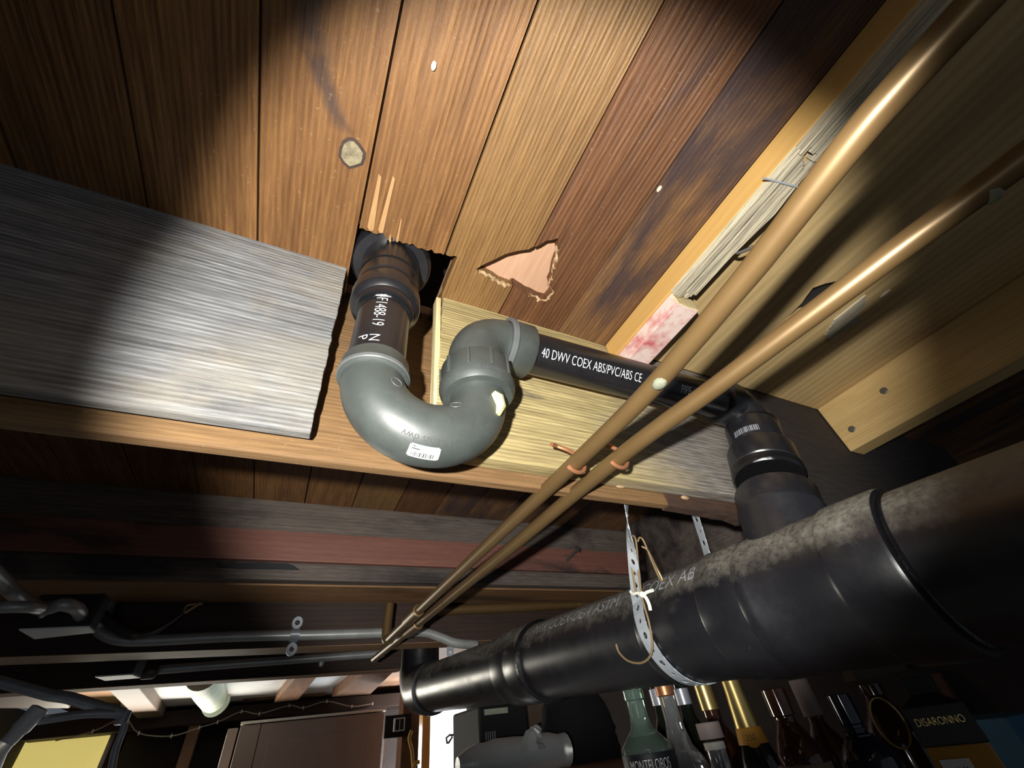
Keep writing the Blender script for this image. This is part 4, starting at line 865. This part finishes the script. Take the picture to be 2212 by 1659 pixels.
# bare bulb and its conduits, lower left
gv = MB().tube(smooth_path([oy(-40, 1462, 3.1), oy(20, 1478, 3.1), oy(80, 1494, 3.1), oy(110, 1502, 3.1), oy(150, 1508, 3.1), oy(210, 1526, 3.1), oy(268, 1543, 3.1)], 6), .023, 12).build('conduit', 'zinc'); tag(gv, 'galvanised conduit sloping across the lower left corner', 'conduit')
gv2 = MB().tube(smooth_path([oy(62, 1560, 3.06), oy(120, 1551, 3.06), oy(190, 1542, 3.06), oy(262, 1542, 3.1)], 6), .017, 12).build('conduit', 'zinc'); tag(gv2, 'short galvanised conduit running to the lamp holder', 'conduit')
gv3 = MB().tube(smooth_path([oy(272, 1540, 3.14), oy(268, 1570, 3.14), oy(250, 1620, 3.14), oy(236, 1690, 3.14)], 6), .015, 12).build('conduit', 'zinc'); tag(gv3, 'galvanised conduit dropping beside the yellow window', 'conduit')
MB().lathe(oy(272, 1535, 3.12), Vector((0, 0, -1)), [(0, .02), (.004, .027), (.05, .027), (.054, .02)], 14).build('corner_fitting', 'zinc', gv3)
lb = thing('light_bulb', oy(14, 1600, 3.02), 'bare frosted bulb in a pale holder at the lower left edge', 'bulb')
b0 = oy(62, 1556, 3.02); b1 = oy(8, 1612, 3.02); bd = (b1 - b0)
bl_ = bd.length
MB().lathe(b0, bd, [(-.05, .02), (-.045, .036), (.03, .036), (.04, .03), (.08, .028)], 18).build('holder', 'plate', lb)
MB().lathe(b0 + bd.normalized() * .075, bd, [(0, .026), (.03, .032), (.07, .055), (.11, .072), (.15, .076), (.19, .062), (.212, .03), (.216, .0)], 20).build('bulb', 'bulb', lb)
# fairy lights
fl = thing('fairy_lights', oy(520, 1535, 9.1), 'thin string of fairy lights sagging along the header beam', 'string lights')
fpts = [(120, 1600), (200, 1580), (268, 1552), (300, 1584), (370, 1590), (430, 1572), (470, 1560), (522, 1537), (560, 1542), (625, 1524), (655, 1529), (706, 1515), (760, 1526), (805, 1520)]
MB().tube(smooth_path([oy(u, v, 9.05) for u, v in fpts], 4), .008, 6).build('wire', 'fairy', fl)
for u, v in fpts[1:]:
    p = oy(u, v, 9.03); MB().ball(p, .020, 7, 5, (.6, .6, 1.3)).build('lamp', 'string', fl)

# ================================================================== THINGS ON THE SHELVES BELOW THE DRAIN
sh = MB().box((oy(960, 1650, 3.4).x, 3.0, oy(1200, 1668, 3.4).z - .09), (oy(1380, 1650, 3.4).x + .5, 5.2, oy(1200, 1668, 3.4).z)).build('shelf', 'midbrown', None, .006); tag(sh, 'worn shelf board holding the speaker, bag and film roll', 'shelf')
zs = oy(1200, 1668, 3.4).z
spk = thing('speaker', (oy(1065, 1600, 4.2).x, 4.3, zs), 'black speaker box with a slotted front beside the bright window', 'speaker')
xa, xb, zt = oy(1036, 1590, 4.2).x, oy(1142, 1560, 4.2).x, oy(1060, 1522, 4.2).z
MB().box((xa, 4.2, zs), (xb, 4.9, zt)).build('box', 'black', spk, .02)
MB().box((xa + .05, 4.19, zt - .07), (xb - .20, 4.199, zt - .03)).build('stripe', 'greenpipe', spk)
for k in range(5):
    x_ = oy(1048 + 5 * k, 1590, 4.2).x; MB().box((x_, 4.192, zs + .03), (x_ + .008, 4.199, zt - .18)).build('slot', 'print_grey', spk)
cbx = MB().box((oy(1146, 1570, 4.4).x, 4.4, zs), (oy(1225, 1570, 4.4).x, 4.9, oy(1180, 1510, 4.4).z)).build('cardboard_box', 'cardboard', None, .01); tag(cbx, 'brown cardboard box between speaker and black bag', 'box')
bg = MB(); n_, m_ = 18, 14; xa, xb = oy(1216, 1570, 3.7).x, oy(1352, 1570, 3.7).x; zt = oy(1290, 1490, 3.7).z; r_ = random.Random(3); vs_ = []
for i in range(m_ + 1):
    z_ = zs + (zt - zs) * i / m_; k = 1 - .28 * (i / m_) ** 2.5
    for j in range(n_):
        t_ = 2 * math.pi * j / n_; e = 2 / 3.2
        cx_ = math.copysign(abs(math.cos(t_)) ** e, math.cos(t_)); sy_ = math.copysign(abs(math.sin(t_)) ** e, math.sin(t_))
        vs_.append(((xa + xb) / 2 + (xb - xa) / 2 * k * cx_ * r_.uniform(.95, 1.03), 4.0 + .3 * k * sy_ * r_.uniform(.94, 1.04), z_))
bg.add(vs_, [(i * n_ + j, i * n_ + (j + 1) % n_, (i + 1) * n_ + (j + 1) % n_, (i + 1) * n_ + j) for i in range(m_) for j in range(n_)] + [tuple(range(n_))[::-1], tuple(range(m_ * n_, (m_ + 1) * n_))], True)
tag(bg.build('bag', 'bag'), 'slumped black fabric bag left of the bottles', 'bag')
rl = thing('film_roll', oy(1100, 1632, 3.2), 'clear plastic film wrapped round a roll, lying on the shelf', 'film roll')
fr_ = random.Random(2); pts = [oy(988, 1632, 3.25).lerp(oy(1222, 1615, 3.25), k / 12) for k in range(13)]
for q_ in pts: q_.z = zs + .11
MB().tube(pts, [.045 + .06 * min(1, k / 2) * (1 if k < 11 else .8) * fr_.uniform(.85, 1.1) for k in range(13)], 14).build('roll', 'film', rl)
MB().tube(smooth_path([oy(1150, 1622, 3.15), oy(1148, 1600, 3.15), oy(1158, 1582, 3.15), oy(1162, 1568, 3.15)], 4), [.09, .085, .08, .07, .06, .06, .05, .045, .05, .04, .03, .03, .02], 8).build('twist', 'film', rl)

def bottle(name, u, v, y, prof, mat, label, cat='bottle', n=32):
    """prof in mm below the top (z down) and radius mm; the top stands at pixel (u, v) on depth y"""
    p = oy(u, v, y); t = thing(name, (p.x, p.y, p.z - mm(prof[-1][0])), label, cat, 'bottles under the drain pipe')
    MB().lathe(p, (0, 0, -1), [(mm(a), mm(b)) for a, b in prof], n).build('glass', mat, t)
    return t, p
def ring(p, prof, name, mat, t, n=32): return MB().lathe(p, (0, 0, -1), [(mm(a), mm(b)) for a, b in prof], n).build(name, mat, t)
def facing(p): a = Vector((-p.x, -p.y, 0)); return a.normalized()
t, p = bottle('bottle', 1360, 1468, 1.45, [(0, 12), (2, 15), (14, 15.5), (16, 13.5), (24, 13.5), (48, 14), (60, 16), (71, 27), (80, 36), (85, 38), (235, 38), (240, 34)], 'g_green', 'pale green glass bottle with black lettered label, leftmost bottle')
ring(p, [(10, 13), (13, 16.2), (26, 16), (28, 13)], 'lip', 'g_green', t)
lb_ = ring(p, [(88, 38.1), (89, 38.6), (175, 38.6), (176, 38.1)], 'label', 'label_black', t)
def wrap_text(txt, size, p, rad, down, mat, parent, sq=.7, turn=0.0):
    vs_, fs = text_pts(txt, size); wd = max(v[0] for v in vs_) * sq; a = facing(p); a = rotz(a, turn); b = Vector((0, 0, 1)).cross(a)
    return MB().add([p + Vector((0, 0, -mm(down) + y_)) + (a * math.cos((x_ * sq - wd / 2) / rad) + b * math.sin((x_ * sq - wd / 2) / rad)) * rad for x_, y_ in vs_], fs).build('lettering', mat, parent)
wrap_text('MONTELOBOS', mm(17), p, mm(39.0), 106, 'white', lb_, .55)
wrap_text('MEZCAL ARTESANAL', mm(5), p, mm(39.0), 114, 'white', lb_, .7)
t, p = bottle('bottle', 1428, 1466, 1.55, [(0, 13), (2, 15), (12, 15), (14, 13), (60, 14), (90, 20), (108, 33), (118, 36), (240, 36), (244, 32)], 'g_clear', 'clear glass bottle right of the lettered pale green one')
ring(p, [(2, 13), (4, 16), (24, 15.6), (26, 13)], 'cap', 'copper_bright', t)
t, p = bottle('bottle', 1414, 1478, 2.0, [(0, 14), (30, 14), (60, 16), (100, 36), (250, 36)], 'g_dark', 'dark bottle with silver tag behind the clear glass one'); ring(p, [(8, 14.2), (9, 17), (38, 17), (39, 14.2)], 'tag', 'tag', t)
t, p = bottle('bottle', 1466, 1478, 2.0, [(0, 14), (30, 14), (60, 16), (100, 36), (250, 36)], 'g_dark', 'dark bottle with silver tag left of the gold-capped one'); ring(p, [(8, 14.2), (9, 17), (38, 17), (39, 14.2)], 'tag', 'tag', t)
t, p = bottle('bottle', 1512, 1466, 1.75, [(0, 15), (60, 16), (75, 16), (110, 38), (260, 38)], 'g_brown', 'brown bottle with dull gold capsule behind the stoppered one'); ring(p, [(0, 15.3), (1, 17.2), (52, 17.6), (53, 16)], 'capsule', 'gold', t)
t, p = bottle('bottle', 1527, 1560, 1.35, [(24, 12), (26, 14), (60, 14), (85, 30), (95, 36), (240, 36)], 'g_clear', 'clear bottle with taupe stopper in front of the gold-capped one')
ring(p, [(0, 17), (1, 18), (19, 18), (20, 13)], 'stopper', 'cork', t); ring(p, [(22, 12), (23, 15.2), (31, 15.2), (32, 13)], 'collar', 'trimpale', t)
t, p = bottle('bottle', 1572, 1458, 1.55, [(0, 14), (70, 17.5), (100, 24), (150, 42), (260, 42)], 'g_dark', 'dark green sparkling wine bottle with gold foil neck and orange collar')
ring(p, [(0, 14.3), (1, 15.5), (28, 16.4), (92, 22.4), (93, 18)], 'foil', 'gold', t)
cr = ring(p, [(78, 19.6), (79, 22), (101, 25.6), (102, 24)], 'collar', 'orange_label', t)
a_ = facing(p); ctr = p + Vector((0, 0, -mm(92))) + a_ * mm(24.2); bb = Vector((0, 0, 1)).cross(a_)
MB().lathe(ctr, a_ + Vector((0, 0, .18)), [(0, mm(14)), (mm(.8), mm(14)), (mm(.9), mm(13))], 24).build('seal', 'orange_label', cr)
text_flat('lettering', '250', mm(12), ctr + a_ * mm(1.6) - bb * mm(9.5) + Vector((0, 0, -mm(4))), bb, Vector((0, 0, 1)), 'print_dark', cr, .95)
t, p = bottle('bottle', 1668, 1488, 1.27, [(0, 16), (1, 18), (34, 18), (36, 15), (44, 15), (60, 24), (78, 33), (100, 36), (240, 36)], 'g_brown', 'round-shouldered brown bottle with dark cap right of the gold foil')
ring(p, [(90, 36.2), (91, 36.8), (180, 36.8), (181, 36.2)], 'label', 'cardboard', t)
t, p = bottle('bottle', 1722, 1468, 1.62, [(50, 14), (75, 15), (110, 36), (250, 36)], 'g_brown', 'brown bottle with tall grey stopper')
ring(p, [(0, 18), (1, 19), (62, 19.5), (63, 15)], 'stopper', 'cork', t)
t, p = bottle('bottle', 1808, 1500, 1.28, [(0, 17), (1, 18.5), (40, 18.5), (42, 16), (52, 16), (70, 34), (85, 42), (230, 42)], 'g_blue', 'navy bottle with dark ribbed cap beside the gold-rimmed flask')
for k in range(3): ring(p, [(46 + 8 * k, 16.2), (47 + 8 * k, 19 + 4 * k), (49 + 8 * k, 19 + 4 * k), (50 + 8 * k, 17)], 'band', 'g_blue', t)
t, p = bottle('bottle', 1874, 1476, 1.42, [(0, 18), (2, 22), (20, 22), (22, 18), (40, 26), (70, 46), (95, 50), (240, 50)], 'g_brown', 'dark brown flask with a gold oval rim, left of the black square bottle')
a_ = facing(p); bb = Vector((0, 0, 1)).cross(a_); ctr = p + Vector((0, 0, -mm(62))) + a_ * mm(50)
MB().tube([ctr + bb * mm(24) * math.cos(k * math.pi / 16) + Vector((0, 0, 1)) * mm(38) * math.sin(k * math.pi / 16) for k in range(33)], mm(1.8), 8, False).build('rim', 'gold', t)
# square black bottle with gold lettering
p = oy(1972, 1462, 1.15); t = thing('bottle', (p.x, p.y, p.z - .5), 'square black bottle with gold lettering above an amber and white label', 'bottle', 'bottles under the drain pipe')
a_ = facing(p); bb = Vector((0, 0, 1)).cross(a_)
def sq(z0, z1, h0, h1, name, mat, bev=.004):
    f = lambda h, z: [p + bb * mm(h) * sx + a_ * mm(h) * sy + Vector((0, 0, -mm(z))) for sx, sy in ((-1, -1), (1, -1), (1, 1), (-1, 1))]
    return MB().hexa(f(h1, z1), f(h0, z0)).build(name, mat, t, bev)
sq(0, 26, 20, 21, 'cap', 'black'); sq(26.5, 40, 22, 42, 'shoulder', 'black'); sq(40.2, 92, 44, 45, 'body', 'label_black'); sq(92.2, 240, 43, 44, 'lower_body', 'g_amber')
text_flat('lettering', 'DISARONNO', mm(15), p + a_ * mm(45.4) - bb * mm(36) + Vector((0, 0, -mm(66))), bb, Vector((0, 0, 1)), 'gold', t, .78)
q = p + a_ * mm(44.6)
MB().hexa([q + bb * mm(x_) + Vector((0, 0, -mm(z_))) for x_, z_ in ((-34, 150), (6, 150), (6, 108), (-34, 108))], [q + bb * mm(x_) + a_ * mm(.8) + Vector((0, 0, -mm(z_))) for x_, z_ in ((-34, 150), (6, 150), (6, 108), (-34, 108))]).build('label', 'label_white', t)
text_flat('lettering', 'A M', mm(10), q + a_ * mm(1.2) - bb * mm(18) + Vector((0, 0, -mm(124))), bb, Vector((0, 0, 1)), 'print_dark', t, 1)
zb2 = -1.02
bsh = MB().box((.95, .55, zb2 - .06), (3.2, 2.5, zb2)).build('shelf', 'midbrown', None, .006); tag(bsh, 'shelf board under the row of bottles', 'shelf')
q = oy(2190, 1545, 1.35); bcx = MB().box((q.x - .10, 1.35, zb2), (q.x + .35, 1.8, q.z)).build('carton', 'blue', None, .006); tag(bcx, 'blue carton in the lower right corner', 'carton')
q0, q1 = oy(2030, 1462, 1.9), oy(2170, 1540, 1.9)
lean = MB().hexa([oy(2028, 1452, 2.0), oy(2095, 1440, 2.0), oy(2185, 1560, 2.0), oy(2095, 1560, 2.0)], [v_ + Vector((0, .06, 0)) for v_ in (oy(2028, 1452, 2.0), oy(2095, 1440, 2.0), oy(2185, 1560, 2.0), oy(2095, 1560, 2.0))]).build('board', 'redbrown', None, .004); tag(lean, 'red-brown board leaning behind the blue carton', 'board')
bt = MB().hexa([oy(1838, 1438, 2.2), oy(1965, 1415, 2.2), oy(1968, 1445, 2.2), oy(1850, 1470, 2.2)], [v_ + Vector((0, .08, 0)) for v_ in (oy(1838, 1438, 2.2), oy(1965, 1415, 2.2), oy(1968, 1445, 2.2), oy(1850, 1470, 2.2))]).build('batten', 'cardboard', None, .004); tag(bt, 'grey-brown batten just below the large drain pipe', 'batten')
